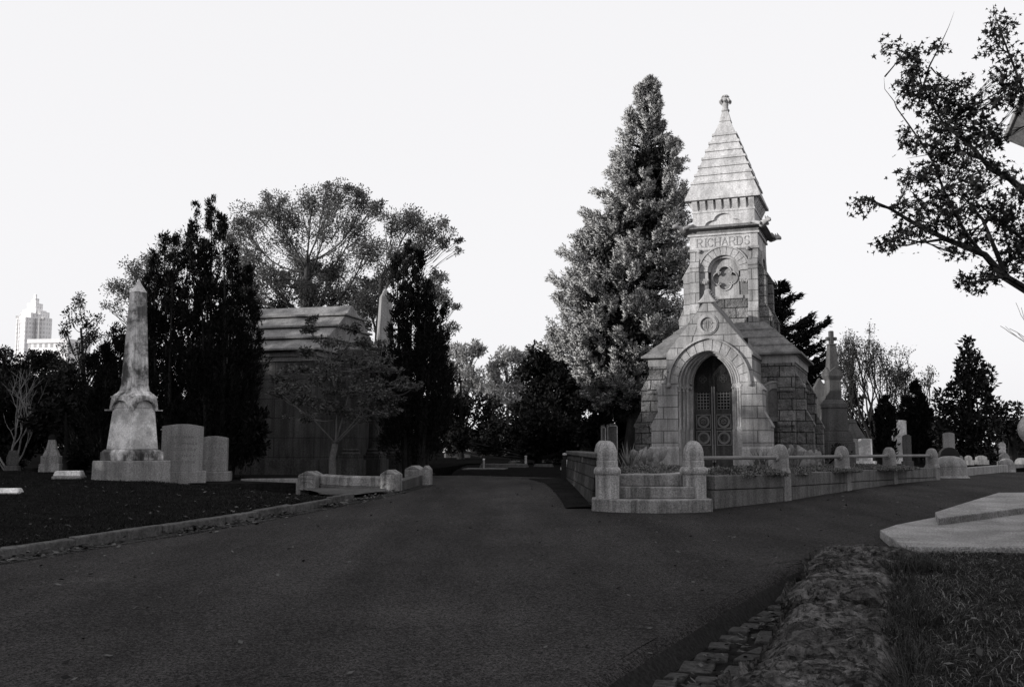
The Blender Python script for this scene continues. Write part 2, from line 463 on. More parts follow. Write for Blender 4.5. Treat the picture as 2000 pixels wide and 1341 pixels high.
# rock wall: one long run of rough strata
def rockmat():
    m, nt, b = nodes('strata_rock')
    tc = nd(nt,'ShaderNodeTexCoord')
    m0 = nd(nt,'ShaderNodeMapping'); m0.inputs['Rotation'].default_value = (0,0,R(20.4)); nt.links.new(tc.outputs['Object'], m0.inputs[0])
    mp = nd(nt,'ShaderNodeMapping'); mp.inputs['Scale'].default_value = (1.5,.85,1.6); nt.links.new(m0.outputs[0], mp.inputs[0])
    m2 = nd(nt,'ShaderNodeMapping'); m2.inputs['Scale'].default_value = (1.3,.5,1.3); nt.links.new(m0.outputs[0], m2.inputs[0])
    a = nd(nt,'ShaderNodeTexNoise', Scale=1.7, Detail=8, Roughness=.62, Distortion=.3); nt.links.new(mp.outputs[0], a.inputs['Vector'])
    c = nd(nt,'ShaderNodeTexNoise', Scale=3.2, Detail=8, Roughness=.7); nt.links.new(mp.outputs[0], c.inputs['Vector'])
    e = nd(nt,'ShaderNodeTexNoise', Scale=60, Detail=5, Roughness=.8); nt.links.new(m2.outputs[0], e.inputs['Vector'])
    v = mul(nt, ramp(nt, a.outputs[0], [(.36,.55),(.48,.9),(.56,1.1),(.66,1.5)]), ramp(nt, e.outputs[0], [(.3,.65),(.7,1.35)]))
    li = ramp(nt, c.outputs[0], [(.625,1.0),(.65,2.0)])
    dk = ramp(nt, c.outputs[0], [(.39,.25),(.42,1.0)])
    vo = nd(nt,'ShaderNodeTexVoronoi', Scale=1.6); vo.feature = 'DISTANCE_TO_EDGE'; nt.links.new(mp.outputs[0], vo.inputs['Vector'])
    ck = ramp(nt, vo.outputs['Distance'], [(.0,.6),(.02,1.0)])
    ab = mul(nt, mul(nt, a.outputs[0], -.50, 'ADD'), 0, 'ADD'); n_ab = nt.nodes.new('ShaderNodeMath'); n_ab.operation = 'ABSOLUTE'; nt.links.new(ab, n_ab.inputs[0])
    n_a2 = nt.nodes.new('ShaderNodeMath'); n_a2.operation = 'ABSOLUTE'; nt.links.new(mul(nt, a.outputs[0], -.42, 'ADD'), n_a2.inputs[0])
    n_a3 = nt.nodes.new('ShaderNodeMath'); n_a3.operation = 'ABSOLUTE'; nt.links.new(mul(nt, a.outputs[0], -.60, 'ADD'), n_a3.inputs[0])
    ln = mul(nt, mul(nt, ramp(nt, n_ab.outputs[0], [(0,.25),(.016,1)]), ramp(nt, n_a2.outputs[0], [(0,.3),(.014,1)])), ramp(nt, n_a3.outputs[0], [(0,.35),(.012,1)]))
    ck = mul(nt, ck, ln)
    g2 = nd(nt,'ShaderNodeTexNoise', Scale=9, Detail=11, Roughness=.74); nt.links.new(m2.outputs[0], g2.inputs['Vector'])
    sp = ramp(nt, g2.outputs[0], [(.40,.40),(.50,.9),(.60,1.7)])
    v = mul(nt, mul(nt, mul(nt, mul(nt, mul(nt, v, li), dk), .066), sp), ck)
    cc = nd(nt,'ShaderNodeCombineColor')
    for i, k in enumerate((1,.97,.97)): nt.links.new(mul(nt, v, k), cc.inputs[i])
    nt.links.new(cc.outputs[0], b.inputs['Base Color'])
    b.inputs['Roughness'].default_value = .9; b.inputs['Specular IOR Level'].default_value = .08
    h = mul(nt, mul(nt, mul(nt, a.outputs[0], .12), mul(nt, g2.outputs[0], .6), 'ADD'), mul(nt, ck, .3), 'ADD')
    bp = nd(nt,'ShaderNodeBump', Strength=1.0, Distance=.06); nt.links.new(h, bp.inputs['Height']); nt.links.new(bp.outputs[0], b.inputs['Normal'])
    return m
M['rockwall'] = rockmat()
wall = thing('rock_wall', 'long low wall of rough dark layered rock between the road and the grass bank', 'wall', (WD.x*9, WD.y*9, 0))
def rock_stone(s0, s1, zt, seed, inner, outer):
    ns, nu = max(6, int((s1-s0)/.02)), 64
    V = []
    for i in range(-1, ns+2):
        s_ = s0 + (s1-s0)*min(max(i,0),ns)/ns; e = min(s_-s0, s1-s_); drop = -.35 if i in (-1, ns+1) else 0
        for j in range(nu+1):
            t = j/nu            # 0 inner foot .. 1 outer foot
            if t < .12: o, z = inner, -.35+(t/.12)*.35
            elif t < .82: o, z = inner+(outer-inner)*((t-.12)/.70), 0
            else: o, z = outer+.05*(t-.82)/.18, -(t-.82)/.18*.78
            c = WD*s_ + WN*o
            q = Vector((c.x*1.1+seed, c.y*1.1, z*1.5))
            lay = noise.fractal(Vector((o*1.5+seed, s_*2.0+o*.55, z*2+seed)), .9, 2.1, 5)
            big = noise.fractal(q, 1.0, 2.0, 3)
            dip = -.055*math.exp(-(e/.04)**2)
            cor = -.10*math.exp(-((o-inner)/.09)**2) - .09*math.exp(-((outer-o)/.12)**2) if z == 0 else 0
            led = noise.fractal(Vector((o*.7+seed*2, s_*1.5+o*.5, seed)), 1.0, 2.0, 3)*4.2 + o*1.0
            stp = math.floor(led) + min(1.0, max(0.0, (led-math.floor(led)-.72)/.28))
            rdg = 1-abs(noise.fractal(Vector((o*2.6+seed, s_*3.4+o*1.2, 7)), .9, 2.1, 4))*2
            chip = noise.fractal(Vector((o*11+seed, s_*13, z*5)), .7, 2.0, 4)
            cell = noise.cell(Vector((o*2.6+seed, s_*2.1+o, 1)))
            dz = .032*(stp-led*.75) + .018*rdg + .055*big + .008*chip + dip + cor
            if t < .12 or t > .80: dz = .04*big + .006*chip + dip + cor
            do = .05*big + .010*lay + .012*chip if (t < .12 or t > .82) else 0
            p = c + WN*do
            V.append((p.x-wall.location.x, p.y-wall.location.y, zt + z + dz + drop))
    idx = np.arange((ns+3)*(nu+1)).reshape(ns+3, nu+1)
    Fc = np.stack([idx[:-1,:-1].ravel(), idx[1:,:-1].ravel(), idx[1:,1:].ravel(), idx[:-1,1:].ravel()], 1)
    V = np.array(V)
    o = npmesh('stone', V, Fc[:, ::-1], M['rockwall'], wall)
    o.data.polygons.foreach_set('use_smooth', [True]*len(o.data.polygons)); o.data.set_sharp_from_angle(angle=R(30))
    o['label'] = 'rough layered rock of the low wall'
cuts = [1.2, 2.9, 4.3, 5.6, 7.3, 8.5, 9.9, 11.0, 12.75]
rg = random.Random(4)
for k in range(len(cuts)-1):
    last = k == len(cuts)-2
    rock_stone(cuts[k]-.05, cuts[k+1]+.05, .40+rg.uniform(-.04,.045), k*7.3, -.05-(.32 if last else 0)+rg.uniform(-.03,.03), WALL_W+rg.uniform(-.04,.04))

# grass blades
def blades(name, P, Z, h, wd, lean, mat, seed, kind='stuff'):
    r = np.random.default_rng(seed); n = len(P)
    a = r.uniform(0, 2*PI, n); hh = h*r.uniform(.4,1.3,n); le = hh*lean*r.uniform(.2,1.6,n); fa = r.uniform(0,2*PI,n)
    b = np.column_stack([P, Z]); d = np.column_stack([np.cos(fa), np.sin(fa), np.zeros(n)])
    sd_ = np.column_stack([-np.sin(a), np.cos(a), np.zeros(n)])*(wd*r.uniform(.6,1.3,n))[:,None]
    up = np.array([0,0,1.0])
    m1 = b + d*(le*.35)[:,None] + up*(hh*.6)[:,None]; t = b + d*le[:,None]*1.15 + up*(hh*np.clip(1-.35*lean*r.uniform(.2,1.5,n),.25,1))[:,None]
    V = np.stack([b-sd_, b+sd_, m1+sd_*.7, m1-sd_*.7, t+sd_*.15, t-sd_*.15], 1).reshape(-1,3)
    i = np.arange(n)*6
    Fc = np.concatenate([np.stack([i,i+1,i+2,i+3],1), np.stack([i+3,i+2,i+4,i+5],1)])
    return npmesh(name, V, Fc, mat, kind=kind)
M['blade'] = leafmat('dry_grass_blade', .030, var=.75, trans=.15)
M['blade_dk'] = leafmat('lawn_blade', .013, var=.7, trans=.1)
M['straw'] = leafmat('straw_blade', .12, var=.5, trans=.1)
r = np.random.default_rng(1)
def terrace_pts(n, seed, smax=13.0):
    r = np.random.default_rng(seed)
    s_ = 2.6 + (smax-2.6)*r.random(n)**.75; o = -.02 - 6.8*r.random(n)**1.1
    P = np.column_stack([WD.x*s_+WN.x*o, WD.y*s_+WN.y*o])
    keep = np.array([noise.noise(Vector((p[0]*2.3,p[1]*2.3,5))) > -.42 for p in P])
    P = P[keep]; Z = np.array([terz(p[0],p[1],.5)-.03 for p in P]); return P, Z
P, Z = terrace_pts(95000, 11); blades('grass', P, Z, .055, .0035, 1.0, M['blade'], 12)
P, Z = terrace_pts(15000, 13); blades('dry_grass', P, Z+.015, .055, .003, 1.8, M['straw'], 14)
# tufts along the wall edge
r = np.random.default_rng(17); cs = np.concatenate([r.uniform(2.5,12.5,46), r.normal(11.3,.35,14)]); offs = np.concatenate([r.normal(-.12,.05,46), r.normal(-.3,.12,14)])
PP = []
for c_, o_ in zip(cs, offs):
    k = 70; s_ = r.normal(c_,.07,k); o = r.normal(o_,.035,k); PP.append(np.column_stack([WD.x*s_+WN.x*o, WD.y*s_+WN.y*o]))
PP = np.concatenate(PP); blades('tuft_grass', PP, np.full(len(PP), .33), .16, .003, .8, M['blade'], 18)
# lawn blades
r = np.random.default_rng(21); n = 90000
A_ = np.array([(p.x,p.y) for p in resample(kerbI, 400)]); B_ = np.array([(p.x,p.y) for p in resample(lawnI, 400)])
ii = r.integers(120, 399, n); u = r.random(n)**2.2*.9 + .002
P = A_[ii]*(1-u)[:,None] + B_[ii]*u[:,None] + r.normal(0,.03,(n,2))
Z = np.array([lawnz(p[0],p[1],uu)-.01 for p, uu in zip(P, u)])
blades('lawn_grass', P, Z, .05, .006, .7, M['blade_dk'], 22)
# fallen leaves in the left gutter, on the lawn edge and the road
M['litter'] = leafmat('fallen_leaf', .045, var=.9, trans=0)
def litter(name, P, Z, size, seed, mat=None):
    r = np.random.default_rng(seed); n = len(P)
    a = r.uniform(0,2*PI,n); sz = size*r.uniform(.5,1.4,n)
    d = np.column_stack([np.cos(a),np.sin(a),r.uniform(-.4,.5,n)])*sz[:,None]; s_ = np.column_stack([-np.sin(a),np.cos(a),r.uniform(-.5,.5,n)])*(sz*.55)[:,None]
    b = np.column_stack([P, Z+.012])
    V = np.stack([b-d, b+s_, b+d, b-s_],1).reshape(-1,3)
    return npmesh(name, V, np.arange(n*4).reshape(n,4), mat or M['litter'], kind='stuff')
r = np.random.default_rng(31); n = 2600
A_ = np.array([(p.x,p.y) for p in resample(leftE[2:8], 500)]); ii = np.clip((r.random(n)*500).astype(int),0,499)
dens = np.array([noise.noise(Vector((a[0]*.9,a[1]*.9,2))) for a in A_])[ii]
keep = r.random(n) < np.clip(.35+dens*1.3,.05,1); ii = ii[keep]; n = len(ii)
off = np.abs(r.normal(0,.13,n))+.02
P = A_[ii] + np.column_stack([off, -off*.45]); Z = np.array([gz(*p) for p in P]) + r.random(n)*.07*np.clip(1-off/.3,0,1)
litter('fallen_leaves', P, Z, .045, 32)
P = np.column_stack([r.uniform(-8,12,1100), 6+r.random(1100)**1.3*26]); Z = np.array([gz(*p)+.004 for p in P])
ok = np.array([p[0] < np.interp(p[1],[5,8,10.5,14,26],[.3,1.6,2.7,5,13])-.2 and p[0] > np.interp(p[1],[6,12,17,21,26,30],[-9,-6.,-4.2,-3.,-2.2,-2.]) for p in P])
litter('road_leaves', P[ok], Z[ok], .03, 34)
r = np.random.default_rng(35); P, Z = terrace_pts(420, 36); litter('terrace_leaves', P, Z+.05, .03, 37)
n = 700; ii = r.integers(120,399,n); A_ = np.array([(p.x,p.y) for p in resample(kerbI, 400)]); u = r.random(n)**2.5*.6
B_ = np.array([(p.x,p.y) for p in resample(lawnI, 400)]); P = A_[ii]*(1-u)[:,None]+B_[ii]*u[:,None]
r = np.random.default_rng(39); q = 260; s_ = r.uniform(3,11.5,q); o_ = np.interp(s_,[g[0] for g in GUT],[g[1] for g in GUT])-.3-r.random(q)*.7*(1-s_/14)
PG = np.column_stack([WD.x*s_+WN.x*o_, WD.y*s_+WN.y*o_]); litter('gutter_leaves', PG, np.array([gz(*p_)-.15 for p_ in PG]), .03, 40)
litter('lawn_leaves', P, np.array([lawnz(p[0],p[1],q)+.03 for p,q in zip(P,u)]), .03, 38)
# ---------------------------------------------------------------- granite mausoleum with spire
LOTZ = 1.08
YP = 25.0
pc = at(1387, 870, YP)
ANG = R(21)
mz = thing('mausoleum', 'tall grey granite gothic mausoleum with stepped spire, pointed doorway and RICHARDS carved on its tower', 'mausoleum', (pc.x, pc.y, LOTZ), -ANG)
def ly(d): return YP + d*math.cos(ANG)          # world depth of local y
def lz(py, d): return zat(py, ly(d)) - LOTZ
def Tm(x=0,y=0,z=0,rz=0): return Matrix.Translation((x,y,z)) @ Matrix.Rotation(rz,4,'Z')
def parch(w, h, n=14, x0=0, z0=0):
    if h <= w*1.001:
        return [(x0 + w*math.cos(PI*k/(2*n)), z0 + h*math.sin(PI*k/(2*n))) for k in range(2*n+1)]
    Rr = (h*h + w*w)/(2*w); c = w - Rr; a1 = math.atan2(h, -c)
    right = [(x0 + c + Rr*math.cos(a1*k/n), z0 + Rr*math.sin(a1*k/n)) for k in range(n+1)]
    left = [(2*x0 - x, z) for x, z in right[:-1]][::-1]
    return right + left                       # right spring -> apex -> left spring
S = lz(748, 0); DA = lz(693, .5) - S            # springing height, door arch rise
EV = lz(688, 0); AP = lz(688, 0) + 1.07*1.27                # porch eaves, gable apex
HW = 1.07
# porch front wall with the pointed opening
OW, OH = .80, lz(683,0) - S
open_ = parch(OW, OH, 16, 0, S)
outer = [(-HW,.0),(-OW-.001,.0)]
inner = [(OW,.02)] + open_ + [(-OW,.02)]
mb = MB()
# jambs below the springing, then the arched upper plate
mb.box(-HW, -OW, 0, .5, 0, S); mb.box(OW, HW, 0, .5, 0, S)
A = open_; 
outline = [(HW,S),(HW,EV),(0,EV+HW*1.27),(-HW,EV),(-HW,S)]
def radial(pt):     # project arch points on the gable outline
    x, z = pt; k = PI - math.atan2(z - S + 1e-6, -x)
    return None
bm_out = []
poly = [(HW,S)] + [(HW,EV),(0,EV+HW*1.27),(-HW,EV)] + [(-HW,S)] + [(x, z) for x, z in A[::-1]]
bm = bmesh.new()
vs_ = [bm.verts.new((x,0,z)) for x, z in poly]; f_ = bm.faces.new(vs_)
bmesh.ops.triangulate(bm, faces=[f_]); bm.verts.index_update()
tri = [tuple(v.index for v in f.verts) for f in bm.faces]; bm.free()
n_ = len(poly)
V_ = [(x,0,z) for x,z in poly] + [(x,.5,z) for x,z in poly]
mb.add(V_, tri + [tuple(i+n_ for i in t[::-1]) for t in tri] + [(i,i+n_,(i+1)%n_+n_,(i+1)%n_) for i in range(n_)])
# side walls of the porch back to the body
for sx in (-1,1): mb.box(min(sx*HW,sx*(HW-.3)), max(sx*HW,sx*(HW-.3)), .5, 1.95, 0, EV)
porch = mk('porch_wall', mb, M['ashlar'], mz)
# porch buttresses with weatherings
b1, b2, b3, b4 = lz(733,0), lz(760,0), lz(803,0), lz(832,0)
for sx in (-1,1):
    pr = [(HW+.001,0),(HW+.42,0),(HW+.42,b4),(HW+.245,b3),(HW+.245,b2-.03),(HW+.28,b2-.03),(HW+.28,b2),(HW+.001,b1)]
    pr = [(HW+.001,0),(HW+.42,0),(HW+.42,b4-.04),(HW+.45,b4-.04),(HW+.45,b4),(HW+.245,b3),(HW+.245,b2-.04),(HW+.28,b2-.04),(HW+.28,b2),(HW+.001,b1)]
    if sx < 0: pr = [(-x,z) for x,z in pr][::-1]
    mb = MB(); mb.prism(pr, -.003, .62); mk('buttress', mb, M['ashlar'], mz, bevel=.012)
# plinth course
zp = lz(872,0)
for sx in (-1,1):
    mb = MB(); a, b_ = sorted((sx*(OW-.02), sx*(HW+.47))); mb.frus((a,b_,-.05,.62),-.25,(a,b_,-.05,.62),zp-.05); mb.frus((a,b_,-.05,.62),zp-.05,(a,b_,-.008,.62),zp)
    mk('plinth', mb, M['smooth'], mz, bevel=.01)
# voussoirs, hood mould, receding arch mouldings
mb = MB(); nv = 13
EX = lz(662,0) - S
o1 = parch(.985, EX, 26, 0, S); i1 = parch(OW-.02, OH-.02, 26, 0, S)
m1 = len(o1)-1
for k in range(nv):
    a, b_ = k*m1/nv, (k+1)*m1/nv
    idx = [a + .12] + [i for i in range(int(math.ceil(a+.2)), int(b_-.15)+1)] + [b_-.12]
    def ip(L, t):
        j = min(int(t), len(L)-2); u = t-j; return (L[j][0]*(1-u)+L[j+1][0]*u, L[j][1]*(1-u)+L[j+1][1]*u)
    mb.band([ip(i1,t) for t in idx], [ip(o1,t) for t in idx], -.022, .05)
mk('arch_ring', mb, M['smooth'], mz, bevel=.008)
mb = MB()
mb.band(parch(.99, EX+.005, 24,0,S), parch(1.035, EX+.05, 24,0,S), -.085, .02)
for sx in (-1,1): mb.lathe([(.0,-.07),(.05,-.05),(.06,0),(.045,.05),(0,.06)], 10, sx*1.015, -.05, T=Matrix.Translation((0,0,S-.03)))
mk('hood_mould', mb, M['smooth'], mz, smooth=40)
mb = MB()
for k,(ro, ri, y0, y1) in enumerate(((.80,.72,.03,.22),(.72,.645,.14,.34),(.645,.575,.26,.48),(.575,.50,.38,.62))):
    h = lambda r_: DA + (r_-.5)/.3*(OH-DA)
    mb.band(parch(ri, h(ri), 20,0,S), parch(ro+.004, h(ro)+.004, 20,0,S), y0, y1)
    pts = [(x, y0+.0, z) for x, z in parch(ri+.03, h(ri)+.03, 20,0,S)]
    mb.tube(pts, .028, 6)
mk('arch_moulding', mb, M['smooth'], mz, smooth=40)
cz0 = lz(838,0)
for sx in (-1,1):
    mb = MB()
    for k in range(4):      # stepped jamb behind the shafts
        x0_, x1_ = .80-.075*k, .725-.075*k
        a, b_ = sorted((sx*x0_, sx*x1_)); mb.box(a, b_, .10+.12*k, .62, 0, S-.001)
        a, b_ = sorted((sx*x0_, sx*(x1_))); mb.box(a, b_, .02+.12*k, .10+.12*k, 0, cz0)
    mk('jamb', mb, M['smooth'], mz)
    for k in range(3):
        mb = MB(); cx, cy = sx*(.765-.075*k), .075+.12*k
        mb.lathe([(.05,cz0),(.05,cz0+.05),(.034,cz0+.09),(.034,S-.20),(.045,S-.19),(.034,S-.17),(.036,S-.15),(.062,S-.05),(.068,S-.02),(.068,S)], 12, cx, cy)
        mk('colonnette', mb, M['smooth'], mz, smooth=50)
    mb = MB(); rg = random.Random(2)
    for k in range(10):
        mb.lathe([(.0,-.04),(.035,-.02),(.04,.01),(.02,.04),(0,.045)], 6, 0, 0, T=Matrix.Translation((sx*(.53+.03*k), .02+.42*(1-k/9.)*.9, S-.10+.03*(k%2))))
    mk('capital', mb, M['smooth'], mz, smooth=50)
# gable coping, crest and medallion
mb = MB(); gx, gzp = HW+.04, EV-.05
for sx in (-1,1):
    A_ = [(0, AP+.045),(sx*gx, gzp+.02)]; B_ = [(0, AP-.06),(sx*gx, gzp-.07)]
    if sx > 0: mb.band(A_, B_, .004, 2.2)
    else: mb.band(B_, A_, .004, 2.2)
mk('porch_roof', mb, M['roof'], mz, bevel=.01)
mb = MB()
top = lz(566, 0); gb = lz(591, 0)
mb.prism([(-.25,gb),(.25,gb),(.13,gb+.13),(.075,gb+.22),(.062,top-.03),(.045,top),(-.045,top),(-.062,top-.03),(-.075,gb+.22),(-.13,gb+.13)], -.055, .10)
mk('gable_stone', mb, M['smooth'], mz, bevel=.02)
mb = MB()
for k in range(6):
    z = top-.06 - .02*k; y = .22+.22*k
    mb.lathe([(0,-.09),(.06,-.07),(.035,0),(.075,.05),(.05,.10),(0,.12)], 8, 0, y, T=Matrix.Translation((0,0,z)))
mk('cresting', mb, M['smooth'], mz, smooth=50)
mc = lz(633.5, 0); mr = .235
mb = MB(); full = lambda r_: [(r_*math.cos(2*PI*k/36), mc+r_*math.sin(2*PI*k/36)) for k in range(37)]
mb.band(full(mr-.055), full(mr+.0), -.05, .01); mb.band(full(mr), full(mr+.03), -.028, .01)
med = mk('medallion', mb, M['smooth'], mz, smooth=40)
# interlaced raised strokes inside the ring
mb = MB()
def stroke(mb, p, q, wd, y0, y1):
    a = Vector((q[0]-p[0], 0, q[1]-p[1])); n = Vector((-a.z,0,a.x)).normalized()*wd/2
    mb.prism([(p[0]-n.x,p[1]-n.z),(q[0]-n.x,q[1]-n.z),(q[0]+n.x,q[1]+n.z),(p[0]+n.x,p[1]+n.z)][::1], y0, y1)
for x in (-.085,-.045,.0,.04): stroke(mb, (x,mc-.10), (x,mc+.10), .016, -.014, .01)
for a in range(8):
    t0, t1 = PI*.5-PI*a/8, PI*.5-PI*(a+1)/8
    stroke(mb, (.045+.06*math.cos(t0), mc+.05+.05*math.sin(t0)), (.045+.06*math.cos(t1), mc+.05+.05*math.sin(t1)), .016, -.014, .01)
    stroke(mb, (.045+.06*math.cos(t0), mc-.05+.05*math.sin(t0)), (.045+.06*math.cos(t1), mc-.05+.05*math.sin(t1)), .016, -.014, .01)
mk('emblem', mb, M['smooth'], med)
# bronze doors
door_y = .60
for sx in (-1,1):
    x0_, x1_ = (.012, .505) if sx > 0 else (-.505, -.012)
    mb = MB(); ar = parch(.505, DA, 18, 0, S)
    half = [p for p in ar if (p[0]*sx >= .011)]
    if sx > 0: poly = [(.012,0),(.505,0)] + half + [(.012, S+DA-.03)]
    else: poly = [(-.505,0),(-.012,0),(-.012,S+DA-.03)] + half
    cx = (x0_+x1_)/2; w_ = .155
    g0, g1 = lz(799,.6), lz(752,.6)
    hole = [(cx+w_,g0),(cx+w_,g1+.12)] + [(cx+w_*math.cos(PI*k/10), g1+.12+w_*1.1*math.sin(PI*k/10)) for k in range(1,10)] + [(cx-w_,g1+.12),(cx-w_,g0)]
    mb.plate(poly, hole, door_y, door_y+.06)
    dr = mk('door', mb, M['bronze'], mz)
    mb = MB()
    for k in range(5): x = cx - w_ + 2*w_*k/4; mb.box(x-.009,x+.009,door_y+.015,door_y+.04,g0,g1+.02)
    nz_ = 8
    for k in range(nz_+1): z = g0+(g1+.02-g0)*k/nz_; mb.box(cx-w_,cx+w_,door_y+.012,door_y+.037,z-.009,z+.009)
    mk('grille', mb, M['grille'], dr)
    mb = MB(); zc = g1+.16
    for k in range(4):
        a = PI/2*k; c = (cx+.05*math.cos(a), zc+.05*math.sin(a))
        ring = lambda r_: [(c[0]+r_*math.cos(2*PI*j/14), c[1]+r_*math.sin(2*PI*j/14)) for j in range(15)]
        mb.band(ring(.035), ring(.055), door_y-.01, door_y+.03)
    mb.box(cx-w_,cx+w_,door_y+.045,door_y+.055,g1+.02,g1+.30)
    mk('tracery', mb, M['bronze'], dr)
    mb = MB(); mb.box(cx-w_-.03,cx+w_+.03,door_y+.20,door_y+.22,g0-.1,g1+.4); mk('glass_back', mb, M['bronze_dark'], dr)
    for py in (823, 855):
        zc = lz(py,.6); mb = MB()
        ring = lambda r_: [(cx+r_*math.cos(2*PI*j/24), zc+r_*math.sin(2*PI*j/24)) for j in range(25)]
        mb.band(ring(.125), ring(.155), door_y-.03, door_y+.01); mb.band(ring(.105), ring(.118), door_y-.015, door_y+.01)
        if py == 823:
            for k in range(8):
                a = 2*PI*k/8; mb.lathe([(0,-.02),(.03,-.005),(.028,.01),(0,.02)], 6, T=Matrix.Translation((cx+.055*math.cos(a), door_y-.015, zc+.055*math.sin(a))))
            mb.lathe([(0,-.03),(.04,0),(0,.03)], 8, T=Matrix.Translation((cx, door_y-.03, zc)))
        for a_,b_ in ((-.17,.17),): 
            mb.box(cx-.17,cx+.17,door_y-.02,door_y+.01,zc+.165,zc+.185); mb.box(cx-.17,cx+.17,door_y-.02,door_y+.01,zc-.185,zc-.165)
            mb.box(cx-.185,cx-.17,door_y-.02,door_y+.01,zc-.185,zc+.185); mb.box(cx+.17,cx+.185,door_y-.02,door_y+.01,zc-.185,zc+.185)
        mk('roundel', mb, M['grille'], dr, smooth=40)
    mb = MB(); mb.box(sx*.03-.018, sx*.03+.018, door_y-.035, door_y+.01, .1, S-.05); mk('stile', mb, M['grille'], dr, bevel=.006)
mb = MB(); mb.box(-.9,.9,.6,.68,S-.2,EV+.4); mk('tympanum_back', mb, M['bronze_dark'], mz)
mb = MB(); mb.box(-.8,.8,-.5,.62,-.25,-.02); mk('doorstep', mb, M['smooth'], mz, bevel=.015)

# body
B0, B1, BH = 1.78, 5.72, 1.94
BE = lz(690, 1.75); BC = lz(712, 1.75)
bc = (B0+B1)/2
mb = MB(); mb.box(-BH,BH,B0,B1,-.25,BC); mk('wall', mb, M['rock'], mz)
mb = MB()
mb.sq(0,bc,BH+.03,BC,BH+.03,BE-.10); mb.sq(0,bc,BH+.06,BE-.10,BH+.13,BE-.03); mk('cornice', mb, M['smooth'], mz, bevel=.012)
TH = .95; TY0, TY1 = bc-TH, bc+TH
RT = lz(632, 2.85)
mb = MB(); nr = 4
for k in range(nr):
    h0 = BH+.16 - (BH+.16-TH-.15)*k/nr; h1 = BH+.16 - (BH+.16-TH-.15)*(k+1)/nr - .02
    z0, z1 = BE-.03+(RT-BE+.03)*k/nr, BE-.03+(RT-BE+.03)*(k+1)/nr
    mb.sq(0,bc,h0+.03,z0-.05,h0+.03,z0+.012); mb.sq(0,bc,h0,z0+.012,h1,z1)
mk('roof', mb, M['roof'], mz, bevel=.01)
mb = MB(); mb.sq(0,bc,BH+.26,-.25,BH+.26,lz(880,1.75)); mb.sq(0,bc,BH+.26,lz(880,1.75),BH+.02,lz(868,1.75)); mk('base_course', mb, M['smooth'], mz)
# corner buttresses: profile in depth, weathered twice
c1, c2, c3, c4 = lz(727,1.75), lz(764,1.75), lz(800,1.75), lz(830,1.75)
bprof = [(0,-.2),(.42,-.2),(.42,c4-.05),(.46,c4-.05),(.46,c4),(.24,c3),(.24,c2-.05),(.28,c2-.05),(.28,c2),(.0,c1)]
def butt(T, wd, prof, mat, name='buttress'):
    mb = MB(); n = len(prof)
    mb.add([(-wd/2, -a, z) for a, z in prof]+[(wd/2, -a, z) for a, z in prof],
           [tuple(range(n)), tuple(range(2*n-1,n-1,-1))]+[(i,i+n,(i+1)%n+n,(i+1)%n) for i in range(n)], T)
    return mk(name, mb, mat, mz, bevel=.02)
for (cx, cy, rz) in ((BH-.22,B0,0),(-BH+.22,B0,0),(BH,B0+.22,PI/2),(BH,B1-.22,PI/2),(-BH,B0+.22,-PI/2),(-BH,B1-.22,-PI/2)):
    butt(Tm(cx,cy,0,rz), .44, bprof, M['rock'])
# niche window in the body front and in the side wall
def niche(T, wn=.17, z0=None, z1=None):
    mb = MB()
    hole = [(wn,z0),(wn,z1)]+[(wn*math.cos(PI*k/10), z1+wn*math.sin(PI*k/10)) for k in range(1,10)]+[(-wn,z1),(-wn,z0)]
    ro = wn+.15
    out = [(ro,z0-.12),(ro,z1)]+[(ro*math.cos(PI*k/12), z1+ro*math.sin(PI*k/12)) for k in range(1,12)]+[(-ro,z1),(-ro,z0-.12)]
    mb.plate(out, hole, -.05, .0, T); fr = mk('window', mb, M['smooth'], mz)
    mb = MB(); mb.band(parch(ro,ro,10,0,z1), parch(ro+.05,ro+.05,10,0,z1), -.08, .0, T); mk('hood_mould', mb, M['smooth'], fr, smooth=40)
    mb = MB(); mb.box(-wn-.02,wn+.02,-.012,-.004,z0-.02,z1+wn, T); mk('pane', mb, M['dark_panel'], fr)
nzA, nzB = lz(815,1.75), lz(772,1.75)
niche(Tm(1.40,B0-.001,0), .16, nzA, nzB)
niche(Tm(BH+.001,bc,0,PI/2), .2, nzA, nzB)
# tower shaft
FZ0, FZ1 = lz(486, 2.85), lz(459, 2.85)        # frieze band
qz = lz(542, 2.85)
aw = .45; ah = aw; sp_z = lz(499,2.85)-aw; cap_z = qz-.02
mb = MB()
zb = BE-.2
ringi = parch(aw, ah, 14, 0, sp_z)
wz0 = qz-.52; zm = wz0-.10
outer_ = [(-TH,zm),(TH,zm),(TH,FZ0),(-TH,FZ0)]
inner_ = [(aw,wz0)]+ringi+[(-aw,wz0)]
mb.plate(outer_, inner_, TY0, TY0+.3)
mb.box(-TH,TH,TY0+.3,TY1,zm,FZ0)
mk('tower_wall', mb, M['ashlar'], mz)
mb = MB(); mb.box(-TH+.002,TH-.002,TY0+.002,TY1-.002,zb,zm-.001); mk('tower_base', mb, M['rock'], mz)
mb = MB()
o1 = parch(.675, .675, 22, 0, sp_z); i1 = parch(aw-.0, ah, 22, 0, sp_z); m1 = len(o1)-1; nv = 11
for k in range(nv):
    a, b_ = k*m1/nv, (k+1)*m1/nv
    idx = [a+.13]+[i for i in range(int(math.ceil(a+.2)), int(b_-.15)+1)]+[b_-.13]
    mb.band([ip(i1,t) for t in idx],[ip(o1,t) for t in idx], TY0-.03, TY0+.06)
mk('arch_ring', mb, M['smooth'], mz, bevel=.008)
